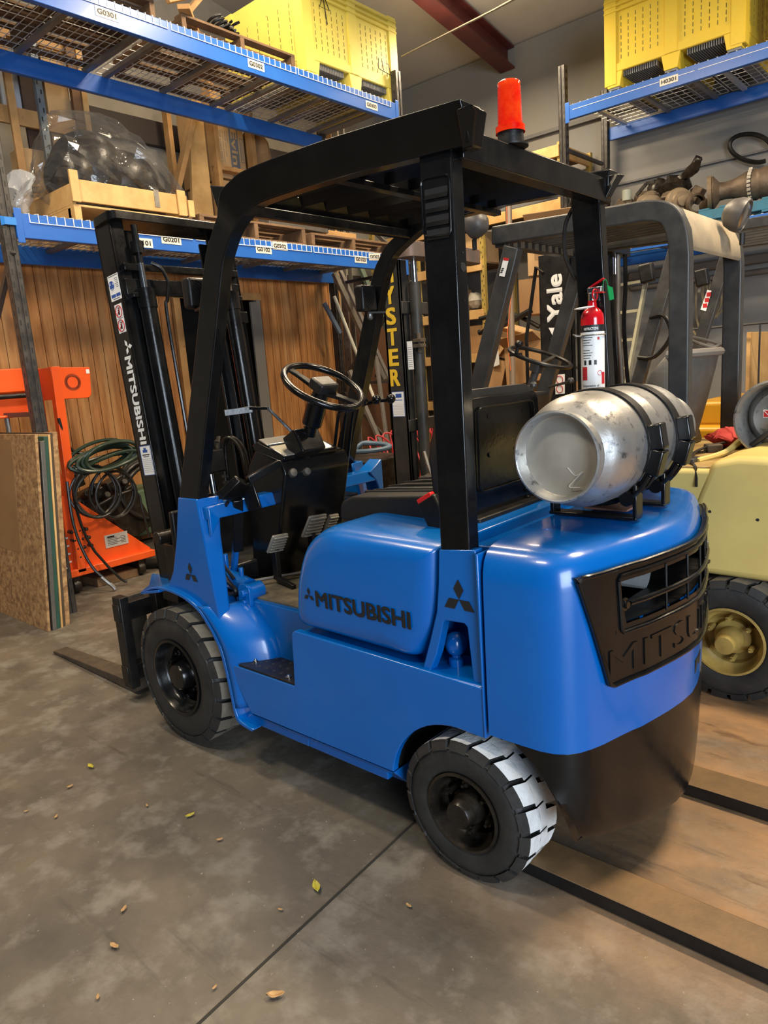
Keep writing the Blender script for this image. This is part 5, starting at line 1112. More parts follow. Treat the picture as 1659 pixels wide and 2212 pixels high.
# seat
rings = []
for z, hw_, dep in ((1.03, .17, .10), (1.10, .22, .17), (1.22, .255, .20), (1.36, .25, .19), (1.43, .215, .15), (1.452, .16, .11)):
    xb = -1.34-.10*(z-1.03)/.42; n = 20; rg = []
    for i in range(n+1): t = PI*i/n; rg.append((xb+dep*(1-math.sin(t)**.6), -1.62+hw_*math.cos(t), z))
    for i in range(n+1): t = PI*(1-i/n); rg.append((xb+.035+dep*.9*(1-math.sin(t)**.6), -1.62+(hw_-.03)*math.cos(t), z))
    rings.append(rg)
b = MB(); b.loft(rings); st_ = obj('seat_shell', b, GSEAT, H, angle=50)
b = MB(); b.tube([(-1.44+.15*(1-math.sin(PI*i/24)**.6)-.0, -1.62+.22*math.cos(PI*i/24), 1.44) for i in range(25)], .02, 8); obj('seat_rim', b, mat('worn_vinyl_edge', (.14, .13, .12), .5), st_)
b = MB(); b.bx(-1.30, -.86, -1.88, -1.36, 1.05, 1.14); obj('seat_cushion', b, VINYL, H, .035, 4)
# steering
def steer(r, c, R_, th, knob=True, m=BLACKM):
    U = Vector((math.cos(th), 0, math.sin(th))); W = Vector((0, 1, 0)); N_ = Vector((-math.sin(th), 0, math.cos(th))); c = Vector(c)
    b = MB(); b.tube([c+U*R_*math.cos(a)+W*R_*math.sin(a) for a in [2*PI*i/44 for i in range(44)]], .0115, 8, True); s = obj('steering_wheel', b, m, r)
    for a in (.5, 2.6, 4.7): b = MB(); d = U*math.cos(a)+W*math.sin(a); b.bar(c-N_*.05, c+d*R_*.97, .022, .012, N_); obj('spoke', b, m, s)
    b = MB(); b.cyl(c-N_*.08, c-N_*.03, .04, 16); b.cyl(c-N_*.55, c-N_*.06, .022, 12); obj('steering_column', b, GFR, r)
    if knob: b = MB(); p_ = c-U*R_*.15+W*0+N_*.02; p_ = c+U*R_*.35-W*R_*.93*-1; b.cyl(p_, p_+N_*.05, .01, 10); b.ball(p_+N_*.06, .024, 14, (1, 1, .8)); b.box(p_, (.05, .05, .015)); obj('spinner_knob', b, m, s)
steer(H, (-.52, -1.62, 1.475), .175, math.radians(22))
b = MB(); b.bx(-.45, -.30, -1.86, -1.30, 1.0, 1.28); obj('dash_panel', b, BLACKM, H, .02)
for k in range(2): b = MB(); b.tube([(-.42, -1.40-.5*k, 1.30), (-.62, -1.36-.42*k, 1.33)], .008, 6); b.ball((-.62, -1.36-.42*k, 1.335), .02, 10); obj('control_lever', b, GFR, H)
# mast
def mastB(r, x0, x1, y0, y1, z1, m, plate):
    for s, y in ((1, y0), (-1, y1)):
        b = MB(); b.bx(x0, x1, y, y-s*.02, .08, z1); b.bx(x0, x0+.018, y, y-s*.07, .08, z1); b.bx(x1-.018, x1, y, y-s*.07, .08, z1); o = obj('mast_rail', b, m, r, .003)
        if s > 0: near = o
        b = MB(); b.bx(x0+.018, x1-.018, y-s*.075, y-s*.09, .1, z1-.02); obj('inner_rail', b, m, r, .002)
        b = MB(); b.cyl((x0-.045, y-s*.08, .12), (x0-.045, y-s*.08, z1-.13), .034, 20); c = obj('lift_cylinder', b, m, r)
        b = MB(); b.cyl((x0-.045, y-s*.08, z1-.13), (x0-.045, y-s*.08, z1), .018, 14); obj('cylinder_rod', b, CHROME, c)
    b = MB(); b.prism(rnd([(x0-.13, y0+.05), (x0-.16, (y0+y1)/2), (x0-.13, y1-.03), (x0-.02, y1-.03), (x0-.02, y0+.05)], [.06, .2, .06, .03, .03], 6), 'z', z1-.005, z1+.075); obj('mast_top_plate', b, plate, r, .003)
    for z in (.5, 1.1, z1-.3): b = MB(); b.bx(x0-.01, x0+.03, y0, y1, z, z+.07); obj('mast_cross_member', b, m, r, .003)
    return near
PLATE = mat('worn_steel_plate', (.10, .09, .085), .5, .3, var=(.22, .13, .09), vs=7)
nr = mastB(H, .165, .30, -1.275, -1.915, 2.075, mat('dusty_black_mast', (.014, .014, .015), .5, var=(.04, .037, .03), vs=7, rvar=.1), PLATE)
b = MB(); YTX = mat('mast_yellow_lettering', (.75, .48, .03), .5)
for k, ch in enumerate('HYSTER'):
    z = 1.42+.117*(5-k)
    btext(b, ch, (.282, -1.2735, z-.050), (-1, 0, 0), (0, 0, 1), .080, .098, .004, 5)
obj('lettering', b, YTX, nr)
b = MB(); b.bx(.185, .28, -1.2745, -1.2735, .93, 1.155); b.mi(1); b.bx(.205, .25, -1.2738, -1.273, 1.10, 1.135); b.bx(.20, .265, -1.2738, -1.273, 1.075, 1.082)
for e in ((.185, .28, .93, .934), (.185, .28, 1.151, 1.155), (.185, .188, .93, 1.155), (.277, .28, .93, 1.155)): b.bx(e[0], e[1], -1.2738, -1.273, e[2], e[3])
for k in range(7): b.mi(2).bx(.19, .275, -1.2739, -1.2732, .95+.014*k, .951+.014*k)
b.v = [(x, y, 1.19+(z-.93)*.66) for x, y, z in b.v]; obj('service_sticker', b, [WHITE, BLUES, INK], nr)
b = MB(); b.bx(.10, .14, -1.318, -1.316, 1.34, 1.50); b.mi(1)
for k in range(10): b.bx(.105, .135, -1.3165, -1.3155, 1.355+.012*k, 1.357+.012*k)
b.v = [(x+.02, y+.018, z+.12) for x, y, z in b.v]; obj('small_sticker', b, [WHITE, INK], nr)
b = MB(); b.box((.085, -1.32, 1.62), (.06, .05, .02)); b.box((.085, -1.32, 1.59), (.06, .05, .02)); b.cyl((.085, -1.32, 1.55), (.085, -1.32, 1.66), .012, 8); obj('hose_clamp', b, RUST, nr, .002)
b = MB(); b.tube(smooth([Vector(q) for q in ((.06, -1.36, .95), (0, -1.40, .97), (-.08, -1.42, .93), (-.16, -1.45, .93))], 5), .009, 6); b.tube(smooth([Vector(q) for q in ((.08, -1.3, .98), (.04, -1.28, .90), (0, -1.27, .82))], 5), .012, 6); obj('steel_line', b, STEEL, H)
b = MB(); b.cyl((.02, -1.26, .78), (-.20, -1.30, .62), .04, 14); b.cyl((.06, -1.25, .82), (0, -1.26, .77), .055, 14); obj('tilt_cylinder', b, RUST, H)
b = MB(); b.tube([(-.40, -1.90, 1.95), (-.33, -1.95, 2.0), (-.25, -1.95, 1.6), (-.25, -1.95, .9)], .012, 6); obj('mast_hose', b, BLACKM, H)
# clutter on its deck
b = MB(); b.tube(smooth([Vector(q) for q in ((-1.50, -1.18, .985), (-1.56, -1.36, 1.0), (-1.60, -1.48, 1.045), (-1.62, -1.60, 1.05), (-1.63, -1.7, 1.04))], 6), .014, 8); obj('cream_pipe', b, CREAM, H)
b = MB()
for q in (((-1.46, -1.2, .99), (-1.43, -1.4, 1.0), (-1.5, -1.55, 1.02), (-1.58, -1.7, 1.0)), ((-1.47, -1.14, .985), (-1.53, -1.06, .98), (-1.545, -1.03, .90)), ((-1.36, -1.3, .99), (-1.46, -1.5, .99), (-1.5, -1.9, .99))): b.tube(smooth([Vector(z) for z in q], 5), .006, 6)
obj('wiring', b, BLACKM, H)
for c, s_ in (((-1.47, -1.50, 1.0), (.07, .06, .04)), ((-1.52, -1.66, 1.0), (.06, .09, .05)), ((-1.40, -1.34, .995), (.05, .04, .03))): b = MB(); b.box(c, s_, Matrix.Rotation(.6, 3, 'Z')); obj('linkage', b, RUST, H, .006)
b = MB(); b.ball((-1.50, -1.66, 1.03), .085, 24, (1.1, 1.2, .5)); b.ball((-1.575, -1.70, 1.03), .07, 20, (1, 1.1, .6)); one('red_rag', crumple(b, .018, 40), mat('red_cloth', (.42, .035, .03), .8, bump=.4, bs=40), 'crumpled red rag on the tail of the cream-yellow forklift', 'rag', angle=20)
t2 = thing('propane_tank', (-1.75, -1.62, .985), 'propane tank with a red square label inside its collar, on the cream-yellow forklift', 'gas tank')
O2 = (-1.755, -1.72, 1.145)
b = MB(); b.lathe([(0, -.33), (.10, -.31), (.145, -.22), (.154, -.15), (.154, .12), (.145, .20), (.11, .25), (.0, .27)], O2, (0, 1, 0), 48); obj('tank_body', b, ALU, t2)
b = MB(); b.lathe([(.145, .16), (.156, .24), (.160, .34), (.166, .345), (.166, .352), (.158, .354), (.152, .34), (.148, .24), (.14, .16)], O2, (0, 1, 0), 56); obj('collar', b, ALU, t2)
b = MB(); b.box((O2[0]+.052, O2[1]+.262, O2[2]+.015), (.034, .003, .034), Matrix.Rotation(-.15, 3, 'Z')); b.mi(1).box((O2[0]+.052, O2[1]+.2645, O2[2]+.015), (.028, .001, .028), Matrix.Rotation(-.15, 3, 'Z')); b.mi(0).bar((O2[0]+.04, O2[1]+.2655, O2[2]+.003), (O2[0]+.064, O2[1]+.2655, O2[2]+.027), .002, .004, (0, 1, 0)); obj('hazard_label', b, [WHITE, REDS], t2)
b = MB(); b.cyl((O2[0]-.02, O2[1]+.25, O2[2]-.02), (O2[0]-.02, O2[1]+.33, O2[2]-.02), .02, 14); b.cyl((O2[0]-.02, O2[1]+.30, O2[2]-.02), (O2[0]+.10, O2[1]+.33, O2[2]-.12), .012, 8); obj('valve', b, BLACKM, t2)
# ---- the third truck
Y = thing('forklift', (-.6, -3.2, 0), 'orange-yellow forklift farthest back on the right, white name on its black mast', 'forklift')
b = MB(); b.prism([(-.1, .3), (-.1, .80), (-.46, .85), (-.80, .98), (-1.9, .98), (-2.2, .9), (-2.2, .35)], 'y', -3.75, -2.66); obj('frame', b, ORY, Y, .03, 4)
b = MB(); b.prism([(-.60, .97), (-.66, 1.02), (-.98, 1.125), (-1.9, 1.13), (-1.95, .97)], 'y', -3.6, -2.80); obj('hood', b, ORY, Y, .03, 4)
wheel(-1.6, -2.62, .24, .17, 16, Y, TREADB, ORY, 1); wheel(.05, -2.62, .31, .2, 18, Y, TREADB, ORY, 1)
for y, x0 in ((-2.78, -.86), (-3.63, -.92)):
    b = MB(); b.sweep([Vector((x0+.33, y, 1.0)), Vector((x0+.24, y, 1.3)), Vector((x0, y, 2.12))], .05, .08); lg = obj('guard_leg', b, GFR, Y, .005)
    b = MB(); b.sweep([Vector((-1.85, y, 1.0)), Vector((-1.85, y, 2.12))], .05, .08); obj('guard_post', b, GFR, Y, .005)
    b = MB(); b.bar((-1.9, y, 2.14), (x0+.02, y, 2.16), .06, .06); obj('guard_rail', b, GFR, Y, .005)
    if y > -3: b = MB(); b.tube(smooth([Vector(q) for q in ((-.70, y+.02, 1.68), (-.80, y+.05, 1.68), (-.84, y+.05, 1.55), (-.74, y+.05, 1.43), (-.62, y+.02, 1.43))], 5), .014, 8); obj('grab_handle', b, BLACKM, lg)
    else:
        b = MB(); b.prism_tilt([at(*q, 'y', y+.028) for q in ((1528, 626), (1537, 628), (1525, 672), (1513, 669))], [at(*q, 'y', y+.030) for q in ((1528, 626), (1537, 628), (1525, 672), (1513, 669))])
        for k in range(3): b.mi(1).box(at(1531-4*k, 636+12*k, 'y', y+.031), (.03, .001, .03))
        obj('warning_sticker', b, [WHITE, REDS], lg)
for px, py in ((1398, 590), (1517, 600)):
    c = at(px, py, 'y', -2.85 if px < 1450 else -3.62); b = MB(); b.box(c, (.09, .06, .12), Matrix.Rotation(.15, 3, 'Y')); o = obj('work_lamp', b, BLACKM, Y, .012, 3); b = MB(); b.bar(c+Vector((0, 0, .0)), c+Vector((.02, 0, -.1)), .02, .02); obj('lamp_bracket', b, STEEL, o)
for k in range(6): b = MB(); b.bar((-1.8, -2.86-.13*k, 2.15), (-.9, -2.86-.13*k, 2.15), .03, .03); obj('roof_slat', b, GFR, Y)
steer(Y, (-.95, -3.2, 1.48), .17, math.radians(22), False, GSEAT)
nr = mastB(Y, -.18, .055, -2.68, -3.40, 2.17, BLACKM, BLACKM)
b = MB()
btext(b, 'Yale', (.0, -2.6785, 1.715), (0, 0, 1), (1, 0, 0), .32, .12, .005, 4)
b.v = [(x-.125, y, z) for x, y, z in b.v]
obj('lettering', b, TXT, nr)
b = MB(); b.prism_tilt([at(*q, 'y', -2.678) for q in ((1185, 708), (1212, 708), (1216, 748), (1205, 748))], [at(*q, 'y', -2.679) for q in ((1185, 708), (1212, 708), (1216, 748), (1205, 748))]); obj('stripe', b, TXT, nr)
b = MB(); b.prism_tilt([at(*q, 'y', -2.678) for q in ((1198, 810), (1220, 808), (1220, 850), (1200, 852))], [at(*q, 'y', -2.679) for q in ((1198, 810), (1220, 808), (1220, 850), (1200, 852))])
for py in (820, 840): b.mi(1).tube([at(1209+7*math.cos(a), py+8*math.sin(a), 'y', -2.6775) for a in [i*PI/8 for i in range(16)]], .003, 4, True)
obj('warning_sticker', b, [WHITE, REDS], nr)
for k, px in enumerate((1318, 1335, 1350)):
    b = MB(); y = -3.1-.1*k; P_ = [at(px, 550, 'y', y), at(px+1, 620, 'y', y), at(px+4-3*k, 700, 'y', y), at(px+12-4*k, 800, 'y', y), at(px+14, 900, 'y', y)]; b.tube(smooth(P_, 5), .016, 8); obj('mast_hose', b, BLACK if k != 1 else STEEL, Y)
# ------------------------------------------------------------------ floor bars under the tail
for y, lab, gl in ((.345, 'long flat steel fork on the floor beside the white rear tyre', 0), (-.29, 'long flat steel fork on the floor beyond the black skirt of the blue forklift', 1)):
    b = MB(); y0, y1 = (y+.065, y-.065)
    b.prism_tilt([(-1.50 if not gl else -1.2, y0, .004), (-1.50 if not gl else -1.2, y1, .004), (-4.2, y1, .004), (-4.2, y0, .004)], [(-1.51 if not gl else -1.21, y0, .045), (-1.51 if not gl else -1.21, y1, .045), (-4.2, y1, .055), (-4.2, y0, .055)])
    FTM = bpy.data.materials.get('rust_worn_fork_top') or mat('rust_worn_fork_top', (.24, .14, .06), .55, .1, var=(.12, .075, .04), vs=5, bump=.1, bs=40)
    b.m = [0 if q == 1 else 1 for q in range(6)]; one('fork_blade', b, [FTM, BLACKM], lab, 'fork blade', bevel=.004)  # top face rust brown, the other faces black
# ------------------------------------------------------------------ left side: boards and orange test stand
OSB = mat('strand_board', (.44, .26, .11), .75, var=(.15, .075, .03), vs=26, bump=.25, bs=50, stretch=(1, 1, 1), var2=(.42, .27, .12), v2s=22, v2t=.6, v2w=.1)
def sheet(x0, x1, yb, yt, zt, th, m, label, lab='board_sheet', zb=0.0, cat='board', extra=None):
    b = MB(); b.prism_tilt([(x0, yb, zb), (x1, yb, zb), (x1, yt, zt), (x0, yt, zt)], [(x0, yb-th, zb), (x1, yb-th, zb), (x1, yt-th, zt), (x0, yt-th, zt)])
    o = one(lab, b, m, label, cat, bevel=.0015)
    return o
oo = sheet(1.975, 3.2, .235, .115, 1.235, .018, OSB, 'strand board with a brown taped patch, front sheet of the leaning stack at the left', 'strand_board')
b = MB()
for x, c in ((2.02, 0),):
    def on_(z, e=.0015): return .235-.12*z/1.235+e
    b.prism_tilt([(2.33, on_(1.20), 1.20), (3.0, on_(1.20), 1.20), (3.0, on_(.47), .47), (2.30, on_(.47), .47)], [(2.33, on_(1.20)-.0015, 1.20), (3.0, on_(1.20)-.0015, 1.20), (3.0, on_(.47)-.0015, .47), (2.30, on_(.47)-.0015, .47)])
obj('brown_patch', b, mat('smooth_brown_patch', (.28, .165, .07), .6, var=(.22, .13, .055), vs=3), oo)
sheet(1.965, 3.0, .182, .026, 1.20, .016, mat('pale_board_edge', (.62, .44, .20), .6), 'thin pale plywood sheet directly behind the front strand board', 'plywood_sheet') if False else None
sheet(1.97, 3.0, .205, .090, 1.19, .026, STEEL, 'grey metal-faced panel second in the leaning stack', 'metal_panel', cat='panel')
sheet(1.975, 3.0, .178, .063, 1.215, .026, mat('dark_green_board', (.012, .075, .05), .6, var=(.02, .05, .035), vs=6, var2=(.4, .45, .42), v2s=9, v2t=.72, v2w=.05), 'dark green sheet in the middle of the leaning stack', 'green_sheet', cat='panel')
sheet(1.97, 3.0, .151, .036, 1.225, .012, PINE2, 'thin pale plywood sheet behind the dark green one', 'plywood_sheet')
sheet(1.985, 3.0, .139, .024, 1.235, .022, mat('dark_ply', (.07, .045, .025), .7), 'dark brown sheet second from the back of the leaning stack', 'dark_sheet')
sheet(1.985, 2.12, .116, .001, 1.235, .03, OSB, 'strand board at the back of the leaning stack by the rack leg', 'strand_board')
ORG = mat('orange_machine_paint', (.80, .10, .012), .38, var=(.72, .085, .012), vs=4, bump=.04, bs=30, var2=(.30, .03, .01), v2s=10, v2t=.74, v2w=.05)
S = thing('orange_press', (2.9, -.3, 0), 'orange steel hydraulic stand with hoses hung on it, behind the left rack leg', 'press')
b = MB(); b.prism([(-.335, 1.66), (-.40, 1.66), (-.36, .16), (-.295, .16)], 'x', 2.60, 2.66); b.prism([(-.235, 1.66), (-.345, 1.66), (-.305, .16), (-.215, .16)], 'x', 2.80, 2.84); obj('column', b, ORG, S, .004)
b = MB(); b.bx(2.62, 2.85, -.325, -.42, .2, 1.0); b.v = [(x, y if z > .5 else y, z) for x, y, z in b.v]; obj('column_web', b, mat('dark_orange_shade', (.35, .03, .008), .5), S, .004) if False else None
b = MB(); b.prism([(q[0], q[1]) for q in rnd([(-.33, 1.655), (-.62, 1.645), (-.60, 1.425), (-.335, 1.43)], [.005, .01, .04, .005])], 'x', 2.605, 2.86); hb = obj('control_box', b, ORG, S, .004)
b = MB()
for k in range(40): a = 2*PI*k/40; b.bar((2.603, -.475+.040*math.cos(a), 1.545+.040*math.sin(a)), (2.603, -.475+.060*math.cos(a+.35), 1.545+.060*math.sin(a+.35)), .0015, .004, (1, 0, 0))
obj('fan_vent', b, INK, hb)
b = MB(); b.bx(2.602, 2.604, -.585, -.61, 1.60, 1.63); obj('small_sticker', b, WHITE, hb)
b = MB(); b.bx(2.66, 2.70, .6, -.24, 1.50, 1.66); b.bx(2.72, 2.76, .6, -.24, 1.34, 1.5); b.bx(2.66, 2.8, .6, -.24, 1.33, 1.35); obj('cross_beam', b, ORG, S, .008)
b = MB(); b.cyl((2.64, .6, 1.475), (2.64, -.22, 1.475), .018, 12); obj('guide_rod', b, BLACKM, S)
b = MB(); b.cyl((2.7, -.02, 1.33), (2.7, -.02, 1.16), .018, 10); b.lathe([(0, 0), (.10, 0), (.10, .03), (0, .03)], (2.7, -.02, 1.14), (0, 0, 1), 24); obj('ram', b, STEEL, S)
b = MB(); b.prism([(-.235, .16), (-.235, .75), (-.36, .72), (-.93, .20), (-.93, .165)], 'x', 2.66, 2.70); pn = obj('base_gusset', b, ORG, S, .004)
b = MB(); b.bx(2.60, 3.15, -.225, -.935, .135, .19); obj('base_plate', b, ORG, S, .006)
b = MB(); b.prism_tilt([(3.02, -.48, .2), (3.02, -.54, .2), (2.98, -.42, 1.2), (2.98, -.36, 1.2)], [(3.07, -.48, .2), (3.07, -.54, .2), (3.03, -.42, 1.2), (3.03, -.36, 1.2)]); obj('rear_strut', b, ORG, S, .003)
b = MB(); b.bx(2.655, 2.66, -.56, -.75, .28, .38); b.mi(1)
for k in range(5): b.bx(2.6535, 2.6545, -.58, -.66-.03*(k % 2), .30+.012*k, .303+.012*k); b.bx(2.6535, 2.6545, -.69, -.73, .30+.012*k, .303+.012*k)
text(b, 'MICRON', (2.654, -.58, .355), (0, -1, 0), (0, 0, 1), .07, .014, .01) if False else b.bx(2.6535, 2.6545, -.58, -.64, .355, .368)
obj('rating_plate', b, [mat('silver_plate', (.6, .58, .54), .4, .4), INK], pn)
for k in range(10):
    y = -.30-.055*(k % 3)-.01*(k//3); z = .47-.065*(k//3); b = MB(); b.cyl((2.66, y, z), (2.615, y, z), .014, 8); b.ball((2.612, y, z), .016, 8); obj('hydraulic_coupling', b, GREASE, pn)
for k in range(4): b = MB(); b.bx(2.657, 2.66, -.25, -.285, .24+.06*k, .252+.06*k); obj('white_tag', b, WHITE, pn)
for y in (-.32, -.85): b = MB(); b.lathe([(0, 0), (.05, .005), (.055, .03), (.05, .06), (0, .06)], (2.66, y, .06), (0, 1, 0), 18); b.box((2.66, y+.03, .11), (.06, .05, .06)); obj('caster', b, GREASE, S, .003)
GRH = mat('green_rubber_hose', (.010, .022, .015), .3, var=(.022, .040, .026), vs=8); BLH = mat('black_rubber_hose', (.012, .012, .011), .35)
def coil(name, c, rx, rz, n, r, m, label, dx=.05, jit=.03, tail=None, seed=1, tiltz=0):
    rg = random.Random(seed); b = MB()
    P_ = []
    N = 14*n
    ph = rg.random()*6; ax_ = [rg.uniform(-jit, jit) for _ in range(n+2)]; az = [rg.uniform(-jit, jit) for _ in range(n+2)]
    for i in range(N):
        t = 2*PI*i/14; k = i/14; k0 = int(k); f_ = k-k0; jx = ax_[k0]*(1-f_)+ax_[k0+1]*f_; jz = az[k0]*(1-f_)+az[k0+1]*f_
        P_.append(Vector((c[0]+dx*math.sin(k*1.9+ph)+.012*math.cos(3*t), c[1]+(rx+jx)*math.cos(t+.3*jx), c[2]+(rz+jz)*math.sin(t)+jz+tiltz*math.cos(t))))
    if tail: P_ += [Vector(q) for q in tail]
    b.tube(smooth(P_, 2), r, 8); return one(name, b, m, label, 'hose')
coil('green_hose', (2.56, -.62, .97), .24, .07, 11, .0135, GRH, 'coiled green garden hose hung on the orange stand', .07, .055, seed=3, tiltz=-.03)
coil('black_hose', (2.56, -.50, .72), .15, .17, 4, .010, BLH, 'black hydraulic hose looped below the green hose, its ends hanging to the floor', .04, .03, tail=((2.58, -.34, .72), (2.57, -.36, .5), (2.55, -.42, .3), (2.50, -.56, .06), (2.48, -.60, .03)), seed=5)
coil('black_hose', (2.60, -.66, .70), .17, .19, 3, .010, BLH, 'second loop of black hose hanging left of the blue forklift mast', .03, .02, tail=((2.6, -.83, .7), (2.58, -.86, .55), (2.58, -.88, .40), (2.58, -.89, .30)), seed=9)
b = MB(); b.tube(smooth([Vector(q) for q in ((2.56, -.30, .85), (2.55, -.29, .6), (2.54, -.31, .4), (2.50, -.36, .2), (2.44, -.44, .07), (2.42, -.46, .02))], 6), .011, 8); b.mi(1).tube(smooth([Vector(q) for q in ((2.47, -.40, .12), (2.43, -.455, .04), (2.42, -.465, .015))], 4), .016, 8); one('grey_hose', b, [BLH, STEEL], 'single black hose with a metal end running down the orange column to the floor', 'hose')
b = MB(); b.tube(smooth([Vector(q) for q in ((2.60, -.33, 1.3), (2.62, -.36, 1.15), (2.64, -.42, 1.05), (2.62, -.52, 1.02))], 6), .012, 8); one('black_cable', b, BLH, 'thick black cable curving down the orange column above the green hose', 'cable')
# machinery low behind the stand
b = MB()
for c, s_ in (((3.05, -.72, .55), (.2, .25, .3)), ((3.1, -.55, .78), (.15, .2, .12)), ((2.95, -.85, .72), (.12, .16, .1)), ((3.1, -.95, .45), (.3, .3, .4))): b.box(c, s_, Matrix.Rotation(.4*c[1], 3, 'X'))
for k in range(6): b.cyl((2.95, -.5-.08*k, .62+.04*(k % 3)), (2.85, -.5-.08*k, .66+.04*(k % 3)), .03, 12)
one('pump_unit', b, GREASE, 'grimy dark pump unit on the floor behind the orange stand', 'pump', bevel=.01)
coil('black_hose', (3.0, -1.15, .62), .24, .24, 7, .016, BLH, 'fat coil of black hose on the floor between the orange stand and mast', .06, .05, seed=12)
b = MB(); b.bx(3.05, 3.4, -.95, -1.45, .22, .62); one('green_tank', b, mat('pale_green_tank', (.10, .16, .09), .6), 'pale green metal box against the wooden wall beyond the hose coil', 'metal box', bevel=.02)
b = MB(); b.lathe([(0, 0), (.30, 0), (.34, .05), (.34, .10), (.30, .15), (.2, .15), (0, .14)], (2.95, -1.2, 0), (0, 0, 1), 32); one('old_tyre', b, mat('dusty_old_rubber', (.045, .038, .03), .8, bump=.2), 'dusty dark tyre lying flat on the floor beyond the orange stand', 'tyre', bevel=.01)
b = MB(); b.bx(2.65, 2.95, -.45, -.8, 0, .06); one('wood_block', b, WORN, 'short dark timber block on the floor under the orange stand', 'timber block', bevel=.004)
b = MB(); b.bx(2.45, 2.75, -1.0, -1.35, 0, .10); b.bx(2.5, 2.6, -1.05, -1.2, .1, .2); one('steel_block', b, GREASE, 'black steel block on the floor just beyond the blue front fender', 'steel block', bevel=.008)
# ------------------------------------------------------------------ poles and shelves between the racks
def pole(px0, py0, px1, py1, x, r, m, label, sq=False, x1=None):
    a = at(px0, py0, 'x', x); c = at(px1, py1, 'x', x1 or x+.0); b = MB()
    if sq: b.bar(a, c, r*2, r*1.4, (1, 0, 0))
    else: b.cyl(a, c, r, 12)
    return one('leaning_pole', b, m, label, 'pole', bevel=.001 if sq else 0)
PW = mat('white_pole', (.62, .60, .48), .5); GRNS = mat('dull_green_strip', (.10, .14, .11), .5)
pole(722, 640, 812, 870, 3.05, .018, PW, 'cream-white pole leaning between rack G and the lettered yellow-on-black mast', x1=2.7)
pole(722, 590, 830, 820, 3.10, .030, STEEL, 'perforated grey steel angle leaning right of the cream-white pole', True, 2.75)
pole(735, 585, 850, 840, 3.15, .022, GALV, 'long grey metal strip among the leaning poles', True, 2.8)
pole(775, 570, 905, 870, 3.25, .03, GRNS, 'dull green strip leaning behind the far guard leg of the blue forklift', True, 2.9)
pole(700, 655, 735, 720, 3.05, .022, mat('blue_grey_bar', (.10, .14, .20), .5), 'blue-grey bar end beside the right rack leg', True, 3.0)
pole(812, 770, 850, 1060, 2.7, .02, GALV, 'bright galvanised conduit low beside the yellow lettered mast', True, 2.5)
pole(755, 800, 845, 1010, 2.75, .024, GALV, 'slim galvanised channel running down behind the steering wheel', True, 2.5)
b = MB(); b.bx(2.5, 3.3, -4.15, -4.85, 0, .02); b.bar((2.9, -4.35, .02), (2.9, -4.35, 1.45), .06, .04); b.bar((2.9, -4.1, 1.42), (2.9, -4.95, 1.42), .03, .03); b.bar((2.9, -4.8, .02), (2.9, -4.8, 1.45), .06, .04); one('pole_stand', b, BLACKM, 'dark steel stand holding up the leaning poles', 'stand')
b = MB(); b.bx(3.45, 3.47, -4.03, -5.2, 0, 2.2); one('timber_sheet', b, mat('dark_stained_board', (.12, .05, .02), .7, var=(.07, .03, .015), vs=4), 'dark stained board standing beyond the leaning poles', 'board')
rg = random.Random(4); b = MB()
for k in range(26):
    c = Vector((1.9+rg.uniform(-.3, .3), -3.2+rg.uniform(-.5, .3), .25+rg.uniform(0, .45))); b.box(c, (rg.uniform(.04, .2), rg.uniform(.04, .2), rg.uniform(.03, .14)), Matrix.Rotation(rg.uniform(0, 3), 3, 'Z') @ Matrix.Rotation(rg.uniform(-.5, .5), 3, 'X'))
b.bx(1.5, 2.4, -2.7, -3.8, 0, .22); one('scrap_pile', b, GREASE, 'pile of dark machine scrap beyond the blue dash beam', 'scrap pile', bevel=.004)['kind'] = 'stuff'
b = MB()
for k in range(10): y = -2.7-.1*k; b.tube(smooth([Vector((1.7+.1*math.sin(k*2), y, .3+.05*(k % 3))), Vector((1.65, y-.05, .7+.06*(k % 4))), Vector((1.75, y+.06, .9)), Vector((1.6, y+.12, .6))], 5), .008, 6)
one('cable_tangle', b, mat('red_cable', (.35, .02, .03), .5), 'tangle of red cables beyond the control levers', 'cables')
b = MB(); b.bx(1.55, 1.75, -2.75, -2.95, .62, .72); one('red_box', b, mat('red_box_plastic', (.5, .02, .02), .4), 'small red plastic box beyond the blue dash beam', 'box', bevel=.01)
b = MB(); b.tube(smooth([Vector((1.2+.17*math.cos(a)*(1+.05*k), -2.05+.12*math.sin(a), .86+.01*a)) for k in (0, 1) for a in [i*PI/5 for i in range(10)]], 3), .018, 8); one('blue_hose_coil', b, mat('blue_grey_hose', (.08, .13, .19), .5), 'blue-grey hose coil seen just right of the blue forklift console', 'hose')
b = MB(); b.bx(1.0, 1.5, -1.8, -2.3, 0, .82); one('dark_cabinet', b, GREASE, 'dark low cabinet under the blue-grey hose coil', 'cabinet', bevel=.01)
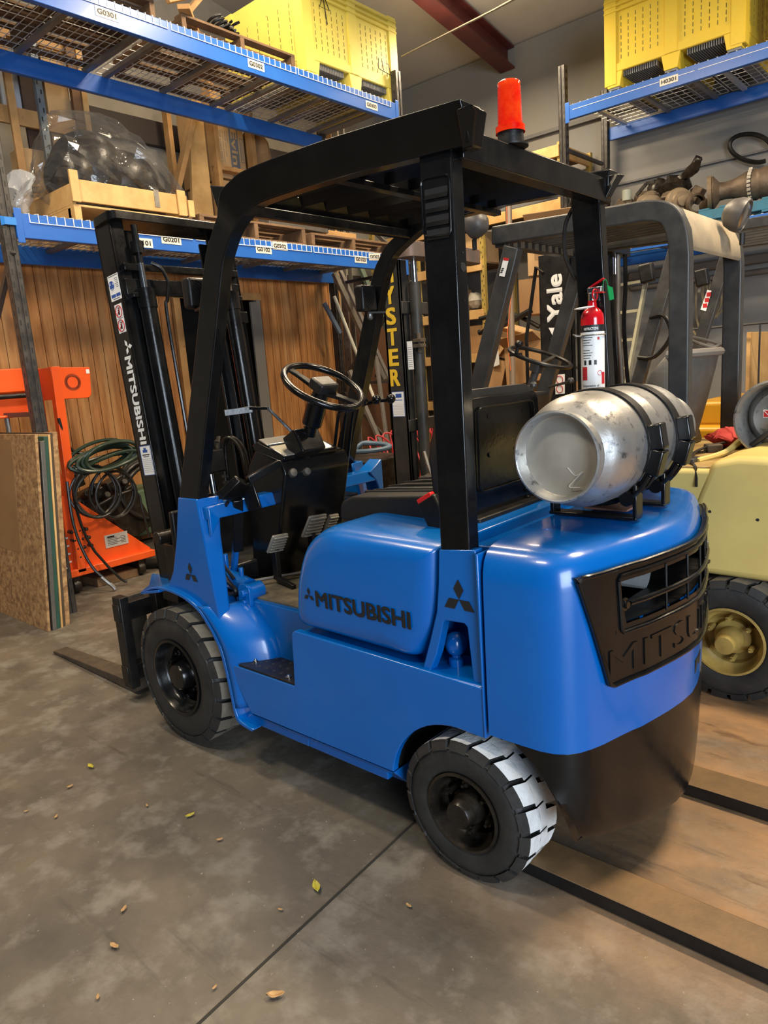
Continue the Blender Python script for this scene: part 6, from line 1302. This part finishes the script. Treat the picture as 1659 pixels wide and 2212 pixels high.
# shelving with cartons along the right wall
SH = thing('storage_shelf', (2.6, -5.9, 0), 'tall shelving of yellow slotted posts and pale timber along the right wall', 'shelving')
YP = mat('yellow_slotted_post', (.42, .30, .07), .55, var=(.30, .21, .06), vs=8)
sx0, sx1, sy0, sy1 = 1.34, 4.2, -5.6, -6.3
for x in (1.36, 2.40, 3.40, 4.15):
    for y in (sy0, sy1):
        b = MB(); b.bx(x-.03, x+.03, y, y-.004, 0, 3.75 if x < 2 else 3.3); b.bx(x-.03, x-.026, y, y-.05, 0, 3.75 if x < 2 else 3.3); po = obj('post', b, YP, SH)
        if y == sy0:
            b = MB()
            for k in range(60): b.box((x+.012*(1 if k % 2 else -1), y+.0008, .3+.055*k), (.008, .001, .028))
            po.data.materials.append(INK); obj('slot_row', b, INK, po)
for z in (.35, 1.0, 1.58, 2.1, 2.66, 3.15): 
    b = MB(); b.bx(sx0 if z > 3 else 2.40, sx1, sy0+.02, sy0-.03, z-.09, z+.02); obj('edge_board', b, PINE2, SH, .003)
    b = MB(); b.bx(sx0 if z > 3 else 2.40, sx1, sy0-.03, sy1, z, z+.02); obj('shelf_board', b, WORN, SH)
b = MB(); b.bx(1.36, 2.0, sy0+.02, sy0-.03, 3.60, 3.72); obj('edge_board', b, PINE2, SH, .003)
b = MB(); b.bx(1.34, 1.37, sy0, sy1, 3.60, 3.72); obj('edge_board', b, PINE2, SH, .003)
b = MB(); b.bx(1.37, 2.0, sy0-.03, sy1, 3.66, 3.68); obj('shelf_board', b, WORN, SH)
rg = random.Random(11); used_l = ['closed brown carton on the shelving, top bay right beside the slotted post', 'brown carton on the shelving under the timber edge, second row', 'shallow open carton on the shelving, middle row', 'small pale carton on the shelving, lower row', 'brown carton high on the shelving left of the slotted post', 'wide carton on the lowest shelf in view']
def carton(name, c, d, rx, rz, label, m=CARD, open_=False, flap=.12, ry=0):
    M = Matrix.Translation(c) @ Matrix.Rotation(rz, 4, 'Z') @ Matrix.Rotation(rx, 4, 'X') @ Matrix.Rotation(ry, 4, 'Y'); r = thing(name, c, label, 'carton'); a, e, h = d[0]/2, d[1]/2, d[2]; t = .006
    b = MB()
    for s in (-1, 1): b.bx(s*a, s*(a-t), -e, e, 0, h); b.bx(-a, a, s*e, s*(e-t), 0, h)
    b.bx(-a, a, -e, e, 0, t)
    if not open_: b.bx(-a, a, -e, e, h-t, h)
    o = obj('carton_body', b.tm(M), m, r, .002)
    if open_:
        for s in (-1, 1):
            b = MB(); b.prism([(s*e, h), (s*(e+flap), h+flap*.5), (s*(e+flap), h+flap*.5+t), (s*e, h+t)], 'x', -a, a); obj('flap', b.tm(M), m, r)
            b = MB(); b.prism([(s*a, h), (s*(a+flap*.6), h-flap*.5), (s*(a+flap*.6), h-flap*.5+t), (s*a, h+t)], 'y', -e, e); obj('flap', b.tm(M), m, r)
    b = MB(); b.bx(-.025, .025, -e-.001, e+.001, h+.0005, h+.0015) if not open_ else b.bx(a*.3, a*.7, e+.0005, e+.0015, h*.3, h*.6); obj('tape' if not open_ else 'print', b.tm(M), mat('brown_tape', (.30, .18, .08), .3) if 'brown_tape' not in bpy.data.materials else bpy.data.materials['brown_tape'], o)
    return r
for k, (x, z, w_, h_) in enumerate(((2.62, 2.68, .36, .36), (3.1, 2.68, .4, .3), (2.65, 1.02, .36, .3), (2.62, 1.60, .38, .34), (3.05, 2.12, .36, .3), (3.0, 1.60, .4, .3))): carton('cardboard_carton', (x, -5.85, z), (w_, .4, h_), 0, 0, used_l[k], CARD if k % 2 else CARDP)
b = MB(); b.ball((2.62, -5.75, 2.24), .12, 12, (1, 1, .9)); one('plastic_bag', crumple(b, .015, 30), mat('dull_clear_bag', (.35, .33, .28), .2, coat=1), 'small crumpled clear bag on the middle shelf beside the slotted post', 'bag', angle=15)
# collapsing heap of cartons in front
carton('cardboard_carton', (1.32, -4.95, 1.93), (.28, .3, .36), 0, .12, 'upright printed carton at the top of the carton heap beside the white-lettered mast', CARD)
carton('cardboard_carton', (1.58, -4.85, 1.50), (.62, .36, .26), 0, .1, 'long tilted carton across the middle of the carton heap', CARDP, True, .1, ry=-.33)
carton('cardboard_carton', (1.25, -4.75, 1.22), (.46, .40, .40), .1, -.1, 'crushed open carton low in the heap behind the spinner-knob steering wheel', CARD, True, .14, ry=.12)
carton('cardboard_carton', (1.78, -4.70, 1.22), (.30, .30, .30), 0, .35, 'carton with a white shipping label at the left of the heap', CARD, False, ry=-.25)
carton('cardboard_carton', (1.84, -4.5, .92), (.32, .30, .24), 0, -.3, 'small carton strapped in white at the lower left of the heap', CARDP, True, .1, ry=-.4)
carton('cardboard_carton', (1.45, -5.15, .60), (.95, .5, .6), 0, .05, 'large carton buried at the bottom of the heap', CARD)
carton('cardboard_carton', (1.30, -5.3, 2.35), (.5, .3, .50), .0, .3, 'tall flattened carton leaning behind the printed one', CARDP, True, .18)
b = MB(); b.bx(1.0, 2.05, -4.45, -5.4, 0, .58); one('work_table', b, BLACKM, 'low dark bench under the heap of cartons', 'bench', bevel=.01)
b = MB(); b.prism_tilt([at(*q, 'y', -4.55) for q in ((1060, 762), (1077, 758), (1079, 788), (1064, 793))], [at(*q, 'y', -4.553) for q in ((1060, 762), (1077, 758), (1079, 788), (1064, 793))]); one('paper_label', b, WHITE, 'white paper label stuck on the carton heap', 'paper')
for k, q in enumerate((((1.9, -4.7, 1.8), (1.6, -4.75, 1.86), (1.3, -4.8, 1.98)), ((1.95, -4.8, 1.95), (1.6, -4.85, 1.97), (1.25, -4.85, 1.80)))):
    b = MB(); b.tube(smooth([Vector(z) for z in q], 6), .03-.006*k, 8); one('black_moulding', b, BLACKM, ('curved black plastic moulding lying across the carton heap', 'straight dark moulding crossing behind the curved one on the cartons')[k], 'moulding')
# vertical pipe with a cord
b = MB(); b.cyl(at(1098, 430, 'y', -4.35), (at(1098, 430, 'y', -4.35).x+.04, -4.35, .0), .032, 16); pi_ = one('copper_pipe', b, mat('dull_pipe', (.28, .24, .19), .45, .4, var=(.34, .24, .17), vs=4), 'tall vertical pipe wrapped with an orange cord in front of the carton heap', 'pipe')
b = MB(); b.tube([at(1094, 440, 'y', -4.31), at(1097, 540, 'y', -4.31), at(1104, 640, 'y', -4.31), at(1096, 720, 'y', -4.31), at(1103, 800, 'y', -4.31)], .0035, 5); obj('orange_cord', b, mat('orange_cord', (.8, .16, .03), .5), pi_)
# lumber stack behind
b = MB(); b.bx(2.2, 4.1, -5.62, -6.2, 3.172, 3.32); one('lumber', b, PINE, 'long pale boards stacked on the top of the yellow-post shelving', 'lumber', bevel=.004) if False else None
# ------------------------------------------------------------------ machine parts on rack H
IRON = mat('grimy_cast_iron', (.085, .062, .043), .55, .5, var=(.16, .12, .085), vs=9, bump=.3, bs=40)
IRONT = mat('tan_cast_iron', (.22, .165, .10), .6, .4, var=(.12, .09, .06), vs=8, bump=.2, bs=40)
z0 = 2.712
def drive(name, x, y, label, seed, r0=.16, axis=(1, .2, 0)):
    rg = random.Random(seed); r = thing(name, (x, y, z0), label, 'machine part'); c = Vector((x, y, z0+r0))
    b = MB(); b.lathe([(0, -.03), (r0, -.03), (r0, 0), (r0*.93, .02), (r0*.7, .03), (r0*.62, .05), (r0*.4, .05), (r0*.35, .07), (r0*.16, .075), (0, .075)], c, axis, 32); obj('brake_drum', b, IRONT, r)
    b = MB(); b.lathe([(0, -.35), (r0*.5, -.34), (r0*.62, -.2), (r0*.75, -.12), (r0*.8, -.03), (0, -.03)], c, axis, 24)
    for k in range(7): b.box(c-Vector(axis).normalized()*rg.uniform(.1, .4)+Vector((rg.uniform(-.05, .05), rg.uniform(-.12, .12), rg.uniform(-.02, .16))), (rg.uniform(.05, .14), rg.uniform(.05, .12), rg.uniform(.04, .10)), Matrix.Rotation(rg.uniform(-1, 1), 3, 'X'))
    for k in range(5): b.box(c+Vector((rg.uniform(-.12, .12), rg.uniform(-.3, -.1), rg.uniform(.0, .19))), (rg.uniform(.05, .16), rg.uniform(.05, .14), rg.uniform(.05, .13)), Matrix.Rotation(rg.uniform(-1, 1), 3, 'Y'))
    obj('casting', b, IRON, r, .01); return r
AXD = (-.72, .69, 0)
drive('drive_axle', .03, -5.42, 'rusty axle part with a big tan brake drum, left half of the lower H shelf', 3, .135, AXD)
drive('drive_axle', .33, -5.50, 'cluster of grey-brown castings at the far left end of the lower H shelf', 8, .16, (-.5, .86, .1))
drive('drive_axle', .62, -5.55, 'small brown hubs next to the left leg of rack H', 15, .13, (-.3, .9, .1))
b = MB(); b.tube(smooth([Vector(q) for q in ((.20, -5.55, 3.07), (.02, -5.5, 3.08), (-.08, -5.45, 3.12), (-.16, -5.42, 3.20))], 5), .035, 10); b.ball((.12, -5.55, 3.02), .13, 14, (1.2, .9, .8)); b.ball((.3, -5.6, 3.05), .10, 14, (1, .8, 1)); crumple(b, .02, 25); one('intake_manifold', b, GREASE, 'black manifold with an upturned pipe on top of the tan brake drum', 'machine part')
b = MB(); b.cyl((.58, -5.5, 2.98), (.58, -5.5, 3.08), .045, 16); one('fuel_filter', b, mat('pale_grey_green', (.30, .33, .27), .5), 'pale round filter standing on the brown castings of rack H', 'machine part')
b = MB(); b.bar((.46, -5.45, 3.0), (.36, -5.45, 3.09), .02, .03); b.bar((.36, -5.45, 3.09), (.28, -5.45, 3.09), .02, .03); one('bent_lever', b, GREASE, 'bent black lever above the grey-brown castings on rack H', 'machine part')
r = thing('transmission', (-.6, -5.5, 2.72), 'long transmission with a wide tan flange on the teal pallet of rack H', 'machine part'); c = Vector((-.24, -5.38, 2.86))
b = MB(); b.lathe([(0, 0), (.15, 0), (.15, .035), (.10, .04)], c, (-1, -.25, .04), 36); obj('flange', b, IRONT, r)
b = MB(); b.lathe([(.14, .036), (.145, .05), (.08, .10), (.075, .14), (.08, .20), (.10, .26), (.125, .32), (.135, .40), (.125, .42), (.135, .46), (.135, .56), (.115, .60), (.115, .8), (0, .85)], c, (-1, -.25, .04), 36); bd_ = obj('gear_housing', b, IRON, r)
for k in range(10): a = -1.2+.25*k; b = MB(); q = c+Vector((-.36, -.09, .02)); b.box(q+Vector((0, .138*math.cos(a), .138*math.sin(a))), (.03, .025, .025)); obj('bolt_head', b, STEEL, bd_)
TEAL = mat('teal_pallet_paint', (.02, .17, .27), .6, var=(.03, .12, .19), vs=8)
pallet('teal_pallet', (-.78, -5.66, 2.592), 'bright teal painted pallet under the long transmission on rack H', .85, 1.15, .12, TEAL)
pallet('pallet', (.45, -5.66, 2.592), 'worn wooden pallet under the castings on the lower H shelf', .85, 1.1, .12)
b = MB(); b.lathe([(.07, 0), (.09, .0), (.09, .05), (.07, .05)], (-.11, -5.42, 2.80), AXD, 24); b.lathe([(0, 0), (.06, 0), (.06, .1), (0, .1)], (-.18, -5.5, 2.78), AXD, 20); one('bearing_ring', b, IRON, 'dark bearing rings between the brake drum and the tan flange', 'machine part')
# below rack H: ladder, pipes, hose, timber
LD = thing('ladder', (.6, -5.9, 0), 'cream fibreglass ladder leaning under rack H behind the hoses', 'ladder'); LM = mat('cream_fibreglass', (.55, .52, .36), .5)
a0, a1 = Vector((.50, -5.85, 2.30)), Vector((.86, -5.6, .0)); a2, a3 = Vector((.98, -5.95, 2.30)), Vector((1.25, -5.7, .0))
for p_, q_ in ((a0, a1), (a2, a3)): b = MB(); b.bar(p_, q_, .07, .03); obj('ladder_rail', b, LM, LD, .003)
for k in range(8): t = .04+.13*k; b = MB(); b.bar(a0.lerp(a1, t), a2.lerp(a3, t), .05, .03); obj('rung', b, LM, LD)
b = MB(); b.bx(.9, -4, -6.33, -6.38, 2.16, 2.22); b.bx(.9, -4, -6.30, -6.38, 2.27, 2.37); one('wall_pipe', b, mat('brown_grey_pipe', (.12, .10, .085), .6), 'long horizontal pipes along the wall under rack H', 'pipe', bevel=.02)
b = MB()
for k in range(5): b.tube(smooth([Vector((.20-.07*k, -6.25, 2.15)), Vector((.19-.07*k, -6.24, 1.8)), Vector((.10-.05*k, -6.22, 1.6+.05*k)), Vector((.05-.06*k, -6.24, 1.9)), Vector((.1-.07*k, -6.25, 2.14))], 5), .012, 6)
one('hanging_ropes', b, mat('tan_rope', (.26, .21, .13), .8), 'bundle of tan ropes hanging on the wall under rack H', 'rope')
b = MB(); b.tube(smooth([at(1628+52*math.cos(t)*(1 if math.cos(t) < 0 else .8), 320+30*math.sin(t)+6*math.cos(t), 'y', -6.3) for t in [.9+5*i/20 for i in range(21)]], 2), .022, 8); one('wall_hose', b, BLACKM, 'loop of black hose hung on the grey wall at the right edge', 'hose')
slab('plywood_board', -.9, -4.35, -5.05, .98, 1.56, PINE2, 'pale wooden panel standing beyond the orange-yellow forklift', 'panel')
b = MB()
for (px, py) in ((1573, 757), (1567, 822)):
    q = at(px, py, 'x', -.92); b.mi(0).box(q, (.01, .10, .07)); b.mi(1).bar(q+Vector((-.007, .03, -.012)), q+Vector((-.007, -.035, -.002)), .008, .012, (1, 0, 0)); b.ball(q+Vector((-.007, .02, .018)), .010, 8); b.ball(q+Vector((-.007, -.02, .020)), .010, 8)
one('tool_plate', b, [WHITE, INK], 'white metal plates with dark cut-outs fixed on the wooden panel', 'plate')
b = MB(); b.bx(-.85, -1.5, -4.4, -5.1, .75, .97); one('tool_box', b, BLACKM, 'dark toolbox at the foot of the pale wooden panel', 'toolbox', bevel=.01)
b = MB(); b.bx(-.6, -1.8, -4.3, -5.15, 0, .74); one('work_bench', b, WORN, 'worn wooden bench under the pale wooden panel', 'bench', bevel=.01)
b = MB()
for k in range(5): b.cyl((-.55-.22*k, -4.25, .7), (-.55-.22*k, -4.25, 1.62), .008, 6)
b.cyl((-.45, -4.25, 1.62), (-1.6, -4.25, 1.62), .010, 6); one('wire_guard', b, GFR, 'thin dark rail fence in front of the pale wooden panel', 'rail')
# ceiling cable
b = MB(); b.tube([at(868, 122, 'x', 2.0), at(1070, 20, 'x', .2), at(1180, -40, 'x', -.8)], .008, 6); one('ceiling_cable', b, mat('tan_cable', (.28, .24, .17), .6), 'thin tan cable stretched below the ceiling', 'cable')
# dry leaves
LEAF = mat('dry_leaf', (.45, .28, .12), .7, var=(.30, .17, .07), vs=30); LEAFY = mat('yellow_leaf', (.50, .44, .03), .7, var=(.36, .30, .05), vs=40)
LL = [((197, 1659), .030, 1, 'bright yellow leaf on the floor nearest the front tyre'), ((411, 1765), .026, 1, 'small yellow leaf in the middle of the concrete floor'), ((684, 1921), .038, 1, 'curled yellow-brown leaf lying beside the dark floor joint'), ((596, 2155), .034, 0, 'pale tan leaf nearest the camera by the floor joint'), ((268, 1968), .020, 0, 'small brown leaf scrap on the left side of the floor'), ((248, 2048), .024, 0, 'folded brown leaf near the bottom left of the floor'), ((152, 1702), .020, 0, 'brown leaf bit below the bright yellow leaf'), ((318, 1743), .014, 0, 'tiny pale leaf bit left of the small yellow leaf'), ((475, 1817), .018, 0, 'thin pale chip below the small yellow leaf'), ((122, 1767), .016, 0, 'tiny tan leaf bit near the left edge of the floor'), ((606, 1968), .012, 0, 'tiny white chip left of the curled leaf'), ((464, 2137), .012, 0, 'tiny pale chip left of the floor joint'), ((883, 1960), .016, 0, 'small grey chip on the floor under the rear tyre'), ((57, 1755), .014, 0, 'tiny brown crumb at the left edge of the floor'), ((212, 2158), .014, 0, 'tiny brown crumb at the bottom left of the floor')]
for i, (q, s_, k, lab) in enumerate(LL):
    c = at(*q, 'z', 0); a = i*1.3; b = MB(); R2 = Matrix.Rotation(a, 3, 'Z'); V = []
    for t in range(7):
        u = -1+t/3; hw_ = .42*math.sqrt(max(0, 1-u*u))*(1+.15*math.sin(5*u+i)); zz = .004+.25*s_*u*u*.6
        for e in (-1, 0, 1): V.append(c+R2 @ Vector((u*s_*.66, e*hw_*s_*.66, zz+abs(e)*.18*s_)))
    b.add(V, [(3*j_+m_, 3*j_+m_+1, 3*j_+m_+4, 3*j_+m_+3) for j_ in range(6) for m_ in (0, 1)])
    o = one('dry_leaf', b, LEAFY if k else LEAF, lab, 'leaf', 'dry leaves and chips on the floor'); sm = o.modifiers.new('solid', 'SOLIDIFY'); sm.thickness = .0012
